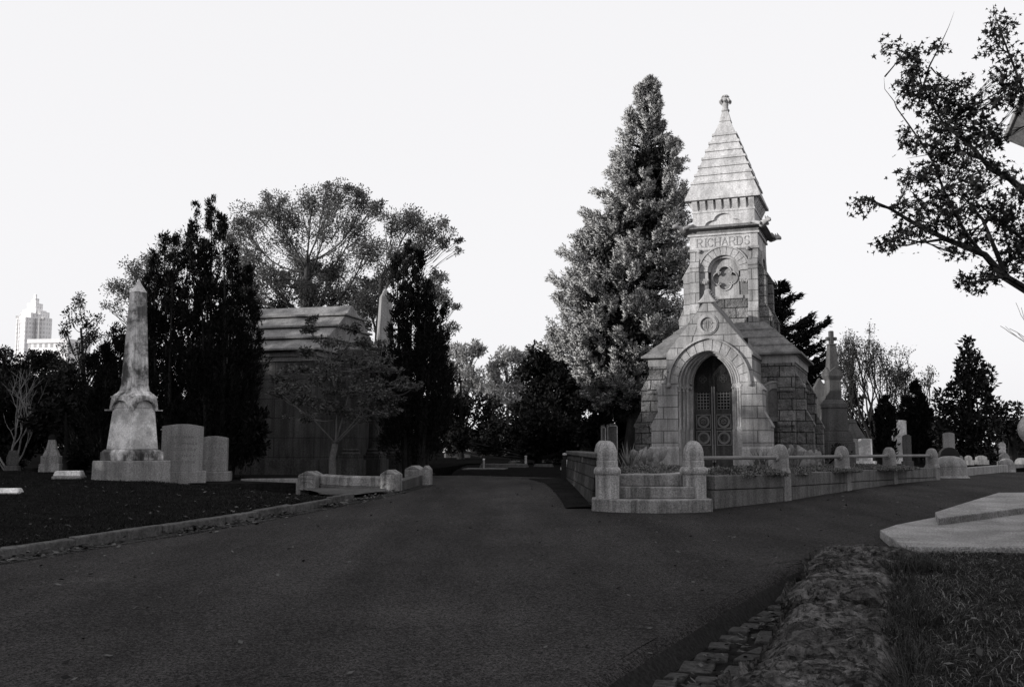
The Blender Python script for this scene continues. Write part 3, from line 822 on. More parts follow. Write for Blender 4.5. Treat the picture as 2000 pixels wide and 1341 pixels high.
for sx in (-1,1):
    a, b_ = sorted((sx*(aw+.005), sx*.672)); mb.box(a,b_,TY0-.03,TY0+.06,cap_z,sp_z-.005)
mb = MB(); mb.band(parch(.68,.68,20,0,sp_z), parch(.72,.72,20,0,sp_z), TY0-.055, TY0+.01)
mb.band(parch(aw-.06,ah-.06,20,0,sp_z), parch(aw+.003,ah+.003,20,0,sp_z), TY0+.06, TY0+.24)
mk('hood_mould', mb, M['smooth'], mz, smooth=40)
# quatrefoil: a slab pierced by four lobes with a dark panel behind
def quat(r_, d, n=12, z=0):
    pts = []
    for q in range(4):
        a0 = PI/2*q
        for k in range(n+1):
            t = a0 - PI*.62 + PI*1.24*k/n
            pts.append((d*math.cos(a0)+r_*math.cos(t), z+d*math.sin(a0)+r_*math.sin(t)))
    return pts
mb = MB()
o_ = [(aw-.06,wz0)]+parch(aw-.06, ah-.06, 14, 0, sp_z)+[(-aw+.06,wz0)]
mb.plate(o_, quat(.165,.165,12,qz), TY0+.16, TY0+.26)
q = mk('quatrefoil', mb, M['smooth'], mz)
mb = MB(); Q = quat(.165,.165,12,qz); Q.append(Q[0]); Q2 = quat(.195,.165,12,qz); Q2.append(Q2[0]); mb.band(Q, Q2, TY0+.125, TY0+.165); mk('rim', mb, M['smooth'], q)
mb = MB(); mb.box(-.37,.37,TY0+.245,TY0+.25,qz-.37,qz+.37); mk('panel', mb, M['dark_panel'], q)
mb = MB(); mb.box(-.52,.52,TY0-.05,TY0+.25,wz0-.10,wz0+.0); mk('sill', mb, M['smooth'], mz, bevel=.015)
for sx in (-1,1):
    mb = MB(); a, b_ = sorted((sx*(aw-.02), sx*.69)); mb.box(a,b_,TY0-.05,TY0+.12,cap_z-.06,cap_z-.001)
    for k in range(5): mb.lathe([(0,-.06),(.05,-.02),(.055,.03),(0,.06)], 7, T=Matrix.Translation((sx*(aw+.03+.05*k), TY0-.03, cap_z-.10-.015*(k%2))))
    mk('capital', mb, M['smooth'], mz, smooth=50)
    mb = MB(); mb.box(min(sx*(aw+.02),sx*(aw+.20)),max(sx*(aw+.02),sx*(aw+.20)),TY0-.012,TY0+.01,wz0+.02,cap_z-.16); mk('jamb_stone', mb, M['roof'], mz)
# side arch of the tower
mb = MB(); T_ = Tm(TH,bc,0,PI/2)
for k in range(nv):
    a, b_ = k*m1/nv, (k+1)*m1/nv
    idx = [a+.13]+[i for i in range(int(math.ceil(a+.2)), int(b_-.15)+1)]+[b_-.13]
    mb.band([ip(i1,t) for t in idx],[ip(o1,t) for t in idx], -.05, .01, T_)
mk('arch_ring', mb, M['smooth'], mz)
# tower buttresses
t1, t2, t3, t4 = lz(502,2.85), lz(520,2.85), lz(592,2.85), lz(606,2.85)
tprof = [(0,zb),(.26,zb),(.26,t4),(.15,t3),(.15,t2-.04),(.18,t2-.04),(.18,t2),(.0,t1)]
for sx in (-1,1):
    butt(Tm(sx*(TH-.14),TY0,0,0), .27, tprof, M['ashlar'], 'tower_buttress')
    for yy in (TY0+.15, TY1-.15):
        u1, u2, u3, u4 = lz(512,2.85), lz(540,2.85), lz(598,2.85), lz(622,2.85)
        sprof = [(0,zb),(.34,zb),(.34,u4-.03),(.38,u4-.03),(.36,u4),(.20,u3),(.20,u2-.04),(.24,u2-.04),(.24,u2),(.0,u1)]
        butt(Tm(sx*TH,yy,0,sx*PI/2), .30, sprof, M['rock'] if sx > 0 else M['ashlar'], 'tower_buttress')
# string course, frieze, letters
mb = MB(); mb.sq(0,bc,TH,FZ0,TH,FZ1); mb.sq(0,bc,TH+.05,FZ1-.01,TH+.05,FZ1+.05); mk('frieze', mb, M['spire'], mz, bevel=.008)
for sx in (-1,1):
    mb = MB(); a, b_ = sorted((sx*.70, sx*(TH+.04))); mb.box(a,b_,TY0-.05,TY0+.01,FZ0-.05,FZ0+.02)
    mb.lathe([(0,-.07),(.05,-.04),(.06,.02),(0,.06)], 8, T=Matrix.Translation((sx*.68,TY0-.05,FZ0-.04)))
    mk('string_course', mb, M['smooth'], mz)
letters = {
 'R': [[(0,0),(0,1)],[(0,1),(.42,1),(.58,.88),(.58,.62),(.42,.5),(0,.5)],[(.3,.5),(.64,0)]],
 'I': [[(.15,0),(.15,1)]],
 'C': [[(.62,.78),(.5,.96),(.3,1),(.1,.85),(0,.5),(.1,.15),(.3,0),(.5,.04),(.62,.22)]],
 'H': [[(0,0),(0,1)],[(.6,0),(.6,1)],[(0,.5),(.6,.5)]],
 'A': [[(0,0),(.32,1)],[(.32,1),(.64,0)],[(.12,.36),(.52,.36)]],
 'D': [[(0,0),(0,1)],[(0,1),(.34,1),(.56,.8),(.6,.5),(.56,.2),(.34,0),(0,0)]],
 'S': [[(.54,.8),(.44,.97),(.22,1),(.05,.86),(.06,.66),(.28,.52),(.5,.38),(.56,.18),(.42,.02),(.2,0),(.02,.18)]]}
serif = {'R':[(0,0),(0,1),(.64,0)],'I':[(.15,0),(.15,1)],'C':[(.6,.8)],'H':[(0,0),(0,1),(.6,0),(.6,1)],'A':[(0,0),(.64,0)],'D':[(0,0),(0,1)],'S':[]}
def lettering(mb, word, x0, z0, h, gap, y0, y1, th):
    x = x0
    for ch in word:
        for pl in letters[ch]:
            for p, q_ in zip(pl, pl[1:]): stroke(mb, (x+p[0]*h, z0+p[1]*h), (x+q_[0]*h, z0+q_[1]*h), th, y0, y1)
        for sxx, sz in serif[ch]: stroke(mb, (x+(sxx-.15)*h, z0+sz*h), (x+(sxx+.15)*h, z0+sz*h), th*.6, y0, y1)
        x += (max(p[0] for pl in letters[ch] for p in pl) + gap)*h
    return x
lh = (FZ1-FZ0)*.60
wtot = lettering(MB(), 'RICHARDS', 0, 0, lh, .24, 0, 0.01, .03)-.24*lh
xl = -.02-wtot/2; frz = [o for o in mz.children if o.name.startswith('frieze')][0]
for ch in 'RICHARDS':
    mb = MB(); xl = lettering(mb, ch, xl, FZ0+(FZ1-FZ0)*.2, lh, .24, TY0-.016, TY0+.01, .023)
    mk('letter', mb, M['smooth'], frz)
# drip cornice with sloping hollow, gargoyles at its corners
DZ0, DZ1 = FZ1+.04, lz(444, 2.85)
mb = MB(); mb.sq(0,bc,TH+.02,DZ0,TH+.05,DZ0+.10); mb.sq(0,bc,TH+.08,DZ0+.10,TH+.22,DZ1-.05); mb.sq(0,bc,TH+.23,DZ1-.05,TH+.23,DZ1-.01); mb.sq(0,bc,TH+.20,DZ1-.01,TH+.02,DZ1+.07)
mk('drip_cornice', mb, M['roof'], mz, bevel=.01)
for sx, sy in ((-1,-1),(1,-1),(1,1),(-1,1)):
    mb = MB(); d = Vector((sx,sy,0)).normalized(); o = Vector((sx*(TH+.12), bc+sy*(TH+.12), (DZ0+DZ1)/2+.06))
    p = [o, o+d*.13+Vector((0,0,.03)), o+d*.22+Vector((0,0,.05)), o+d*.28+Vector((0,0,.08)), o+d*.35+Vector((0,0,.06)), o+d*.39+Vector((0,0,.03))]
    mb.tube(p, [.10,.085,.06,.08,.06,.03], 8)
    for s_ in (-1,1):
        e = o+d*.26+Vector((-d.y,d.x,0))*(s_*.045)+Vector((0,0,.12)); mb.tube([e, e+Vector((0,0,.08))-d*.04], [.03,.006], 5)
        wv = o+d*.12+Vector((-d.y,d.x,0))*(s_*.12); mb.tube([wv, wv-d*.25+Vector((-d.y,d.x,0))*(s_*.10)+Vector((0,0,.1)), wv-d*.5+Vector((-d.y,d.x,0))*(s_*.05)+Vector((0,0,.06))], [.05,.045,.01], 6)
    mk('gargoyle', mb, M['smooth'], mz, smooth=60)
# block with trefoil panel
UH = .865; K0, K1 = DZ1+.06, lz(411, 2.85)
mb = MB()
kh = (K1-K0)/.62
tf = [(.30+.22*math.cos(a), K0+.02+kh*.22*math.sin(a)) for a in [PI*.5*k/7 for k in range(8)]] + [(.26*math.cos(a), K0+kh*(.27+.25*math.sin(a))) for a in [PI*.02+PI*.44*k/8 for k in range(9)]]
tf[0] = (.52, K0)
tf = tf + [(-x,z) for x,z in tf[::-1]]
poly = [(UH,K0),(UH,K1),(-UH,K1),(-UH,K0)] + [(x,z) for x,z in tf[::-1]]
bm = bmesh.new(); vs_ = [bm.verts.new((x,0,z)) for x,z in poly]; f_ = bm.faces.new(vs_); bmesh.ops.triangulate(bm, faces=[f_]); bm.verts.index_update()
tri = [tuple(v.index for v in f.verts) for f in bm.faces]; bm.free(); n_ = len(poly)
y0 = bc-UH
mb.add([(x,y0,z) for x,z in poly]+[(x,y0+.07,z) for x,z in poly], tri+[tuple(i+n_ for i in t[::-1]) for t in tri]+[(i,i+n_,(i+1)%n_+n_,(i+1)%n_) for i in range(n_)])
mb.box(-UH,UH,y0+.07,bc+UH,K0,K1)
mk('upper_block', mb, M['spire'], mz)
# corbel table
E0 = lz(385, 2.75); PH = 1.0
mb = MB(); mb.sq(0,bc,UH-.03,K1,UH-.03,E0-.04); mb.sq(0,bc,UH+.02,K1-.02,UH+.02,K1+.04)
nd_ = 8
for side in range(4):
    T_ = Matrix.Translation((0,bc,0)) @ Matrix.Rotation(side*PI/2,4,'Z')
    for k in range(nd_):
        cx = -UH+.07 + (2*UH-.14)*k/(nd_-1); wd = .078
        yb = -(UH-.03); zt = E0-.04; zl = K1+.04
        pr = [(yb,zl),(yb-.02,zl),(-PH+.03,zt-.06),(-PH+.03,zt),(yb,zt)]
        mb.add([(cx-wd,a,z) for a,z in pr]+[(cx+wd,a,z) for a,z in pr], [(0,1,2,3,4),(9,8,7,6,5)]+[(i,(i+1)%5,(i+1)%5+5,i+5) for i in range(5)], T_)
mk('corbel_table', mb, M['spire'], mz)
# spire of overlapping courses
SPZ = lz(240, 3.78)
mb = MB(); mb.sq(0,bc,PH+.05,E0-.04,PH+.05,E0+.03)
pys = [383,357,340,323,306,289,273,256,236]
zz = [E0+.03] + [lz(p+2, 3.3) for p in pys[1:]]
zz[-1] = SPZ
def spr(z): return .145 + (PH+.03-.145)*(SPZ-z)/(SPZ-E0-.03)
for k in range(8):
    mb.sq(0,bc,spr(zz[k])+.012,zz[k],spr(zz[k+1])-.0,zz[k+1])
    if k: mb.sq(0,bc,spr(zz[k])+.06,zz[k]-.055,spr(zz[k])+.05,zz[k]+.014)
mk('spire', mb, M['spire'], mz)
FT = lz(190, 3.78)
mb = MB(); h = FT-SPZ
mb.sq(0,bc,.165,SPZ,.08,SPZ+h*.42)
mb.lathe([(.11,0),(.12,.03),(.10,.06)],12,0,bc,p=3,T=Matrix.Translation((0,0,SPZ+h*.42)))
mb.lathe([(.09,SPZ+h*.46),(.08,SPZ+h*.6),(.10,SPZ+h*.78),(.13,SPZ+h*.88),(.08,SPZ+h*.95),(.05,FT)],12,0,bc,p=3)
for k in range(8):
    a = PI/4*k; d = Vector((math.cos(a),math.sin(a),0)); c = Vector((0,bc,SPZ+h*.66)); l = .12 if k%2==0 else .15
    mb.tube([c+d*.04, c+d*.08+Vector((0,0,.10)), c+d*l+Vector((0,0,.16)), c+d*(l+.035)+Vector((0,0,.10)), c+d*(l+.01)+Vector((0,0,.06))],[.035,.035,.042,.04,.015],6)
    mb.tube([c+d*.03+Vector((0,0,.20)), c+d*.09+Vector((0,0,.28)), c+d*.115+Vector((0,0,.24))],[.03,.035,.015],5)
mk('finial', mb, M['spire'], mz, smooth=50)
# ---------------------------------------------------------------- lot, steps, posts and fences
def ground_pt(px, py, dz=0):
    Y = 5.0
    for _ in range(60):
        p = at(px, py, Y); e = p.z - (gz(p.x, p.y)+dz); Y += e*14
        Y = max(2, min(Y, 300))
    return at(px, py, Y)
GL = Vector((1.78,18.75,0)); GR = Vector((3.42,18.9,0))
FP = [Vector((5.62,21.0,0)), Vector((7.9,24.0,0)), Vector((10.05,26.7,0)), Vector((12.15,29.0,0))]
def rot2(v, a): return Vector((v.x*math.cos(a)-v.y*math.sin(a), v.x*math.sin(a)+v.y*math.cos(a), 0))
TOPW = 1.04
# raised bed behind the steps and walls
mb = MB()
lot = [(GL.x,GL.y+.25),(GR.x+.1,GR.y+.3)] + [(p.x-.1,p.y+.25) for p in FP] + [(10.5,35),(1.85,33),(1.8,27),(1.8,19.6)]
mb.plan(lot, .1, TOPW-.05); mk('lot_ground', mb, M['soil'], kind='structure')
# stone path from the steps to the door
mb = MB(); dv = Vector((pc.x-(GL.x+GR.x)/2, pc.y-(GL.y+GR.y)/2,0)).normalized(); nv_ = Vector((dv.y,-dv.x,0)); mid = (GL+GR)/2
q0 = mid+dv*.32; q1 = Vector((pc.x,pc.y,0))-dv*.45
mb.plan([tuple((q0-nv_*.66)[:2]),tuple((q0+nv_*.66)[:2]),tuple((q1+nv_*.75)[:2]),tuple((q1-nv_*.75)[:2])], .2, TOPW+.02); mk('path', mb, M['granite_lt'], kind='structure')
# steps
st = thing('entrance_steps', 'three pale granite steps between two round-topped gate posts', 'steps', (mid.x, mid.y, gz(mid.x,mid.y)), -R(5))
W_ = (GR-GL).length/2
zb = -.12; rise = (TOPW+.02 - (gz(mid.x,mid.y)))/3.0
def curved(x0, x1, yf, bow, yb, n=16):
    return [(x0+(x1-x0)*k/n, yf - bow*(1-((k/n)*2-1)**2)) for k in range(n+1)] + [(x1,yb),(x0,yb)]
mb = MB(); mb.plan(curved(-W_-.28, W_+.28, -.34, .42, .3), zb, rise); mk('bottom_step', mb, M['step_dk'], st, bevel=.02)
mb = MB(); mb.plan(curved(-W_+.02, W_-.02, -.14, .12, .6), rise, rise*2); mk('middle_step', mb, M['step_dk'], st, bevel=.02)
mb = MB(); mb.plan(curved(-W_+.10, W_-.10, .10, .04, .8), rise*2, rise*3+.004); mk('top_step', mb, M['step_dk'], st, bevel=.02)
zs = gz(mid.x,mid.y)
def gate_post(loc, label, z0, rz=0, sc=1.0, top=1.70):
    t = thing('gate_post', label, 'gate post', (loc.x, loc.y, z0), rz, 'round topped posts at the lot entrance')
    zc = TOPW+.04 - z0; tp = top - z0
    mb = MB(); mb.lathe([(.215*sc,0),(.215*sc,zc)], 28, p=4.5); mk('pedestal', mb, M['granite_lt'], t, smooth=30)
    mb = MB(); mb.lathe([(.235*sc,zc),(.245*sc,zc+.02),(.245*sc,zc+.07),(.225*sc,zc+.11),(.210*sc,zc+.13)], 28, p=4.5); mk('cap_moulding', mb, M['granite_lt'], t, smooth=30)
    mb = MB(); h = tp-zc-.13; z = zc+.13
    pr = [(.198*sc,z),(.198*sc,z+h*.22),(.185*sc,z+h*.24),(.19*sc,z+h*.26),(.19*sc,z+h*.40),(.183*sc,z+h*.41),(.188*sc,z+h*.43)]
    for k in range(1,9): a = PI/2*k/8; pr.append((.188*sc*math.cos(a)**.8+.002, z+h*.43+h*.57*math.sin(a)))
    mb.lathe(pr, 28, p=2.6); mk('dome', mb, M['granite_lt'], t, smooth=28)
    return t
gate_post(GL, 'round-topped pale granite gate post at the left end of the steps', zs+rise-.01)
gate_post(GR, 'round-topped pale granite gate post right of the steps, before the doorway', zs+rise-.01)
gate_post(Vector((1.95,21.6,0)), 'grey round-topped post half hidden behind the left gate post', .9, 0, .9, 1.72)
# fence along the road: low wall of two courses, posts, rails
ends = [GR+Vector((.28,.12,0))] + FP
wl_ = thing('retaining_wall', 'low two-course granite retaining wall running from the steps along the road to the right', 'wall', (ends[0].x, ends[0].y, .4))
def course(a, b, off0, th, z0a, z0b, z1a, z1b, mat, name, par):
    d = (b-a).normalized(); n = Vector((d.y,-d.x,0))      # n points to the road
    f0 = n*off0; f1 = n*(off0-th); mb = MB(par.location)
    vs = [a+f0,b+f0,b+f1,a+f1]
    zz0 = [z0a,z0b,z0b,z0a]; zz1 = [z1a,z1b,z1b,z1a]
    V = [(p.x,p.y,z) for p,z in zip(vs,zz0)]+[(p.x,p.y,z) for p,z in zip(vs,zz1)]
    mb.add(V, [(3,2,1,0),(4,5,6,7),(0,1,5,4),(1,2,6,5),(2,3,7,6),(3,0,4,7)])
    return mk(name, mb, mat, par, bevel=.012)
for i in range(4):
    a, b = ends[i], ends[i+1]; d = (b-a).normalized()
    zt = TOPW - .015*i; zj = (zt - .27)
    ga, gb = gz(a.x,a.y)-.15, gz(b.x,b.y)-.15
    course(a+d*.02, b-d*.15, .14, .34, ga, gb, max(zj-.0,ga+.05), max(zj-.03,gb+.02), M['wallstone'], 'lower_course', wl_)
    course(a+d*.02, b-d*.15, .155, .34, zj+.012, zj-.018, zt, zt-.015, M['wallstone'], 'coping', wl_)
    course(b-d*.145, b+d*.145, .165, .36, gb, gb, zt+.003, zt-.012, M['granite'], 'pier', wl_)
names = ['first', 'second', 'third', 'last']
lab = ['bullet-shaped granite fence post nearest the gate, in front of the cactus clump', 'bullet-shaped granite fence post in front of the cross-topped dark obelisk',
       'bullet-shaped granite fence post right of the white headstone', 'bullet-shaped granite fence post at the far end of the low wall']
def fence_post(loc, label, z0, h, w=.165, group='bullet-topped granite posts along the low wall', mat='granite', rz=0):
    t = thing('fence_post', label, 'fence post', (loc.x,loc.y,z0), rz, group)
    mb = MB(); pr = [(w*1.2,0),(w*1.2,.03),(w*1.02,.10),(w,.14),(w,h*.50),(w*.985,h*.51),(w*1.0,h*.53)]
    for k in range(1,10): a = PI/2*k/9; pr.append((w*math.cos(a)**.75+.002, h*.53+h*.47*math.sin(a)))
    mb.lathe(pr, 24, p=2.5); mk('post_body', mb, M[mat], t, smooth=30)
    return t
for i, p in enumerate(FP):
    a = ends[i]; d = (p-a).normalized()
    fence_post(p, lab[i], TOPW-.02*i, .60-.015*i, rz=math.atan2(d.y,d.x))
rl = ['long metal rail between the right gate post and the nearest fence post','metal rail in front of the cactus clump, second span from the gate','metal rail passing in front of the white headstone','farthest and shortest-looking metal rail of the low wall']
for i in range(4):
    a = GR if i == 0 else FP[i-1]; b = FP[i]; z = 1.37-.012*i
    d = (b-a).normalized(); n = Vector((d.y,-d.x,0))
    t = thing('rail', rl[i], 'rail', ((a.x+b.x)/2,(a.y+b.y)/2,z), 0, 'rails between the granite posts')
    mb = MB(t.location); p0, p1 = a+d*.12, b-d*.1
    mb.tube([(p0.x,p0.y,z),(p1.x,p1.y,z-.01)], .04, 10); mk('bar', mb, M['rail'], t, smooth=60)
    mb = MB(t.location); q = b-d*.155; mb.tube([(q.x-d.x*.05,q.y-d.y*.05,z-.01),(q.x+d.x*.02,q.y+d.y*.02,z-.01)], .075, 12); mk('flange', mb, M['granite_lt'], t, smooth=60)
# lot beyond, on the right: low kerb with posts
def px_post(px, py, label, w, h, group, mat='granite'):
    p = ground_pt(px, py); return p, fence_post(p, label, p.z-.05, h, w, group, mat)
grp = 'posts of the farther lot on the right'
p1,_ = px_post(1856, 932, 'stout round-topped grey post standing alone at the road edge, right of the low wall', .46, .70, grp)
p2,_ = px_post(1966, 920, 'round-topped post lit white on its left side at the far right kerb', .24, .52, grp)
p3,_ = px_post(1996, 918, 'round-topped grey post cut by the right edge of the picture', .24, .52, grp)
kb = thing('lot_kerb', 'low grey granite kerb between the far posts on the right', 'kerb', (p1.x,p1.y,p1.z))
for a, b in ((p1,p2),(p2,p3),(p3,p3+(p3-p2)*4)):
    a2 = Vector((a.x,a.y,0)); b2 = Vector((b.x,b.y,0)); d = (b2-a2).normalized()
    course(a2+d*.3, b2-d*.2, .1, .25, a.z-.1, b.z-.1, a.z+.26, b.z+.24, M['granite'], 'kerb_stone', kb)
mb = MB(); mb.plan([(p1.x,p1.y+.3),(p2.x,p2.y+.2),(p3.x+6,p3.y+2.5),(p3.x+20,62),(13,62)], .2, p1.z+.14); mk('far_lot_ground', mb, M['meadow'], kind='structure')
# rubble retaining wall along the lane
rw = thing('rubble_wall', 'dark rough block retaining wall going back along the lane behind the left gate post', 'wall', (1.6,20,.5))
mb = MB(rw.location); A_ = Vector((1.62,19.6,0)); B_ = Vector((1.70,29.0,0))
mb.frus((1.50,1.95,19.3,29.0), .35, (1.62,1.95,19.3,29.0), 1.36); mk('masonry', mb, M['rubble'], rw)
mb = MB(rw.location); mb.box(1.56,2.0,19.28,29.05,1.363,1.46); mk('coping', mb, M['granite_dk'], rw, bevel=.02)
strip('verge', [(1.0,19.0),(1.02,21),(.98,24),(.85,27),(.45,29.6)], [(1.60,19.0),(1.60,21),(1.6,24),(1.6,27),(1.7,29.4)], 40, 5, lambda x,y,u: gz(x,y)+.016+.03*u+.012*fbm(x,y,4,3,3), M['soil'])
# tall thin tablets behind the left gate post
for i,(px,w,lbl,m_) in enumerate(((1178,.10,'slender upright tablet with pale edges, leftmost of the trio behind the gate post','granite'),(1188,.06,'narrowest tablet, seen edge on between the two others','granite_dk'),(1197,.2,'broad dark tablet, rightmost of the trio behind the gate post','granite_dk'))):
    Y = 27.5; p = at(px, 870, Y); t = thing('tablet', lbl, 'gravestone', (p.x,p.y,TOPW-.05), 0, 'upright tablets behind the left gate post')
    h = zat(830-i*1.5,Y)-TOPW+.05
    mb = MB(); mb.prism([(-w/2,0),(w/2,0),(w/2,h-.06),(w*.3,h),(-w*.3,h),(-w/2,h-.06)], -.18, .18)
    mk('slab', mb, M['granite_dk'], t, bevel=.01)
    mb = MB(); mb.box(-w/2-.012,-w/2+.012,-.2,-.17,0,h-.07); mb.box(w/2-.012,w/2+.012,-.2,-.17,0,h-.07); mb.box(-w/2+.012,w/2-.012,-.2,-.17,h-.075,h-.05); mk('edge_band', mb, M['granite_lt'], t)  # pale strips, light on the tablet edges put into colour

# ---------------------------------------------------------------- left: obelisk and headstones
def obelisk_left():
    Y = 23.6; p = at(262, 945, 23.0); z0 = at(262,946,23.0).z
    loc = (at(256,945,Y+.1).x, Y+.1, z0-.03)
    t = thing('obelisk', 'tall stained pale marble obelisk on a granite block at the edge of the dark lawn', 'obelisk', loc, R(40)+math.atan2(p.x, Y)*-1)
    Z = lambda py: zat(py, Y) - loc[2]
    mb = MB(); mb.sq(0,0,.63,0,.62,Z(899)); mk('granite_base', mb, M['granite'], t, bevel=.025)
    mb = MB(); mb.sq(0,0,.50,Z(899),.50,Z(882)); mb.sq(0,0,.49,Z(882),.44,Z(877)); mk('plinth', mb, M['marble'], t, bevel=.015)
    # raised, weathered capitals on the plinth's right face: only traces remain
    mb = MB(); T_ = Tm(0,-.50,0); rg = random.Random(6)
    for k in range(11):
        if k in (5,): continue
        x = -.37+.07*k; zb_, zt_ = Z(897.5), Z(885)
        stroke(mb, (x,zb_), (x,zt_), .018, -.512, -.49)
        if k % 3 != 1: stroke(mb, (x,zt_), (x+.035,zt_-.0), .018, -.512, -.49); stroke(mb, (x,(zb_+zt_)/2),(x+.035,(zb_+zt_)/2),.018,-.512,-.49)
        if k % 2: stroke(mb, (x+.035,zt_),(x+.04,zb_),.018,-.512,-.49)
    mk('worn_lettering', mb, M['marble'], t)
    hb, ht = .41, .335
    mb = MB(); mb.sq(0,0,hb,Z(877),ht,Z(797)); mb.sq(0,0,ht,Z(797),.325,Z(775)); mk('die', mb, M['marble_clean'], t, bevel=.015)
    # cap with a round arch on each face
    mb = MB()
    for k in range(4):
        T_ = Matrix.Rotation(k*PI/2,4,'Z')
        zt_, zl = Z(776), Z(799)
        ar = [(.27*math.cos(PI*j/14), zl+.012+(Z(783)-zl)*math.sin(PI*j/14)) for j in range(15)]
        top_ = [(x*1.34, zt_) for x, z in ar]
        top_[0] = (.385, zl-.02); top_[1] = (.375, zl+.08); top_[-1] = (-.385, zl-.02); top_[-2] = (-.375, zl+.08)
        mb.band(ar, top_, -.385, -.30, T_)
        mb.band(ar, [(x*1.10, zl+.012+(z-zl-.012)*1.10) for x,z in ar], -.42, -.38, T_)
        mb.box(.34,.46,-.46,-.34,zl-.035,zl-.005,T_)
    mb.sq(0,0,.375,Z(776),.375,Z(773)); mb.sq(0,0,.345,Z(773),.30,Z(768)); mk('arched_cap', mb, M['marble'], t)
    mb = MB(); mb.sq(0,0,.30,Z(769),.25,Z(763)); mb.sq(0,0,.245,Z(763),.225,Z(752)); mk('collar', mb, M['marble'], t, bevel=.01)
    mb = MB(); mb.sq(0,0,.222,Z(752),.138,Z(570)); mk('shaft', mb, M['marble'], t, bevel=.008)
    mb = MB(); mb.sq(0,0,.141,Z(570)+.002,.004,Z(546)); mk('pyramid_tip', mb, M['marble_clean'], t)  # paler marble puts the sunlight on the tip into its colour
    return t
obelisk_left()
def headstone(name, lbl, px, Y, w, d, py_top, py_base_top, py_bot, bw, mat, rz, group, crown=.08, base_mat=None, lines=0, cat='headstone'):
    p = at(px, 870, Y); z0 = zat(py_bot, Y)-.05
    t = thing(name, lbl, cat, (p.x, Y, z0), rz, group)
    zt, zb_ = zat(py_top,Y)-z0, zat(py_base_top,Y)-z0
    n = 10; prof = [(-w/2,zb_),(w/2,zb_)] + [(w/2-w*k/n, zt-crown+crown*math.sin(PI*k/n)) for k in range(n+1)]
    mb = MB(); mb.prism(prof, -d/2, d/2); tb = mk('tablet', mb, M[mat], t, bevel=.012)
    mb = MB(); mb.box(-bw/2,bw/2,-d/2-.12,d/2+.12,0,zb_-.001); mk('base', mb, M[base_mat or mat], t, bevel=.02)
    if lines:
        mb = MB()
        for k in range(lines):
            z = zt-.36-.15*k; x = -w*.32; rr = random.Random(k)
            while x < w*.30:
                l = rr.uniform(.03,.06); mb.box(x,x+l,-d/2-.002,-d/2+.01,z,z+.06 if k else z+.075); x += l+rr.choice((.015,.015,.04))
        mk('worn_inscription', mb, M['worn'], tb)
    return t
headstone('headstone','broad grey curved-top headstone on a block base, just right of the obelisk',357,24.9,.98,.42,828,919,946,1.16,'granite',R(16),None,.06,'granite',5)
headstone('headstone','smaller plain pale headstone on a base, right of the broad one beside the obelisk',420,26.2,.66,.40,851,920,943,.86,'granite',R(10),None,.05,'granite')
def flat_marker(lbl, px, py, w, d, h):
    p = ground_pt(px, py, .27); t = thing('flat_marker', lbl, 'grave marker', (p.x,p.y+d/2,p.z-.06), R(8))
    mb = MB(); mb.box(-w/2,w/2,-d/2,d/2,0,h*.7); mk('base', mb, M['granite'], t, bevel=.02)
    mb = MB(); mb.frus((-w/2+.02,w/2-.02,-d/2+.02,d/2-.02),h*.7+.001,(-w/2+.06,w/2-.06,-d/2+.05,d/2-.05),h+.06); mk('top_slab', mb, M['marble_clean'], t, bevel=.02)
flat_marker('low white slab marker on the lawn, left of the obelisk',126,936,.66,.5,.2)
flat_marker('low white marker at the left edge of the picture on the dark lawn',4,964,.55,.4,.10)
# cross monument half lost in the shrubs
p = at(102,870,30); t = thing('cross_monument','stepped pale pedestal of a tall dark cross standing among the shrubs on the left','monument',(p.x,30,zat(918,30)-.05),R(12))
Z = lambda py: zat(py,30)-t.location.z
mb = MB(); mb.sq(0,0,.29,0,.28,Z(905)); mb.sq(0,0,.25,Z(905)+.001,.25,Z(890)); mb.sq(0,0,.21,Z(890)+.001,.15,Z(878)); mb.sq(0,0,.14,Z(878)+.001,.09,Z(858)); mk('stepped_pedestal', mb, M['granite_lt'], t, bevel=.015)
mb = MB(); mb.sq(0,0,.10,Z(858),.08,Z(778)); mb.box(-.36,.36,-.08,.08,Z(795),Z(785)); mk('cross', mb, M['iron'], t, bevel=.01)
p = at(27,870,31); t = thing('small_cross','small mottled grave stone in the shade at the far left','grave marker',(p.x,31,zat(925,31)),.2)
mb = MB(); mb.sq(0,0,.22,0,.18,.25); mb.prism([(-.16,.25),(.16,.25),(.18,.5),(.1,.72),(-.1,.72),(-.18,.5)],-.09,.09); mk('stone', mb, M['granite_dk'], t, bevel=.02)

# ---------------------------------------------------------------- sooty mausoleum with stepped gable roof
ang = R(-15); YB = 31.5; p = at(613,870,YB)
bm_ = thing('dark_mausoleum','low soot-dark granite mausoleum with a stepped slab roof behind the small maple','mausoleum',(p.x,YB,.62),ang)
L_, D_ = 4.6, 5.0      # local: long side along -x, depth along +y, near right corner at origin
ev = zat(683,YB)-.62; rg_ = zat(598,YB+2.5)-.62
mb = MB(); mb.box(-L_,0,0,D_,0,ev-.35); mk('wall', mb, M['blackstone'], bm_)
mb = MB(); mb.box(-L_-.05,.05,-.05,D_+.05,ev-.35,ev-.2); mb.box(-L_-.12,.12,-.12,D_+.12,ev-.2,ev-.05); mk('cornice', mb, M['black_roof'], bm_, bevel=.015)
mb = MB(); mb.box(-L_-.15,.15,-.15,D_+.15,-.2,.55); mk('base', mb, M['blackstone'], bm_)
mb = MB(); n = 4
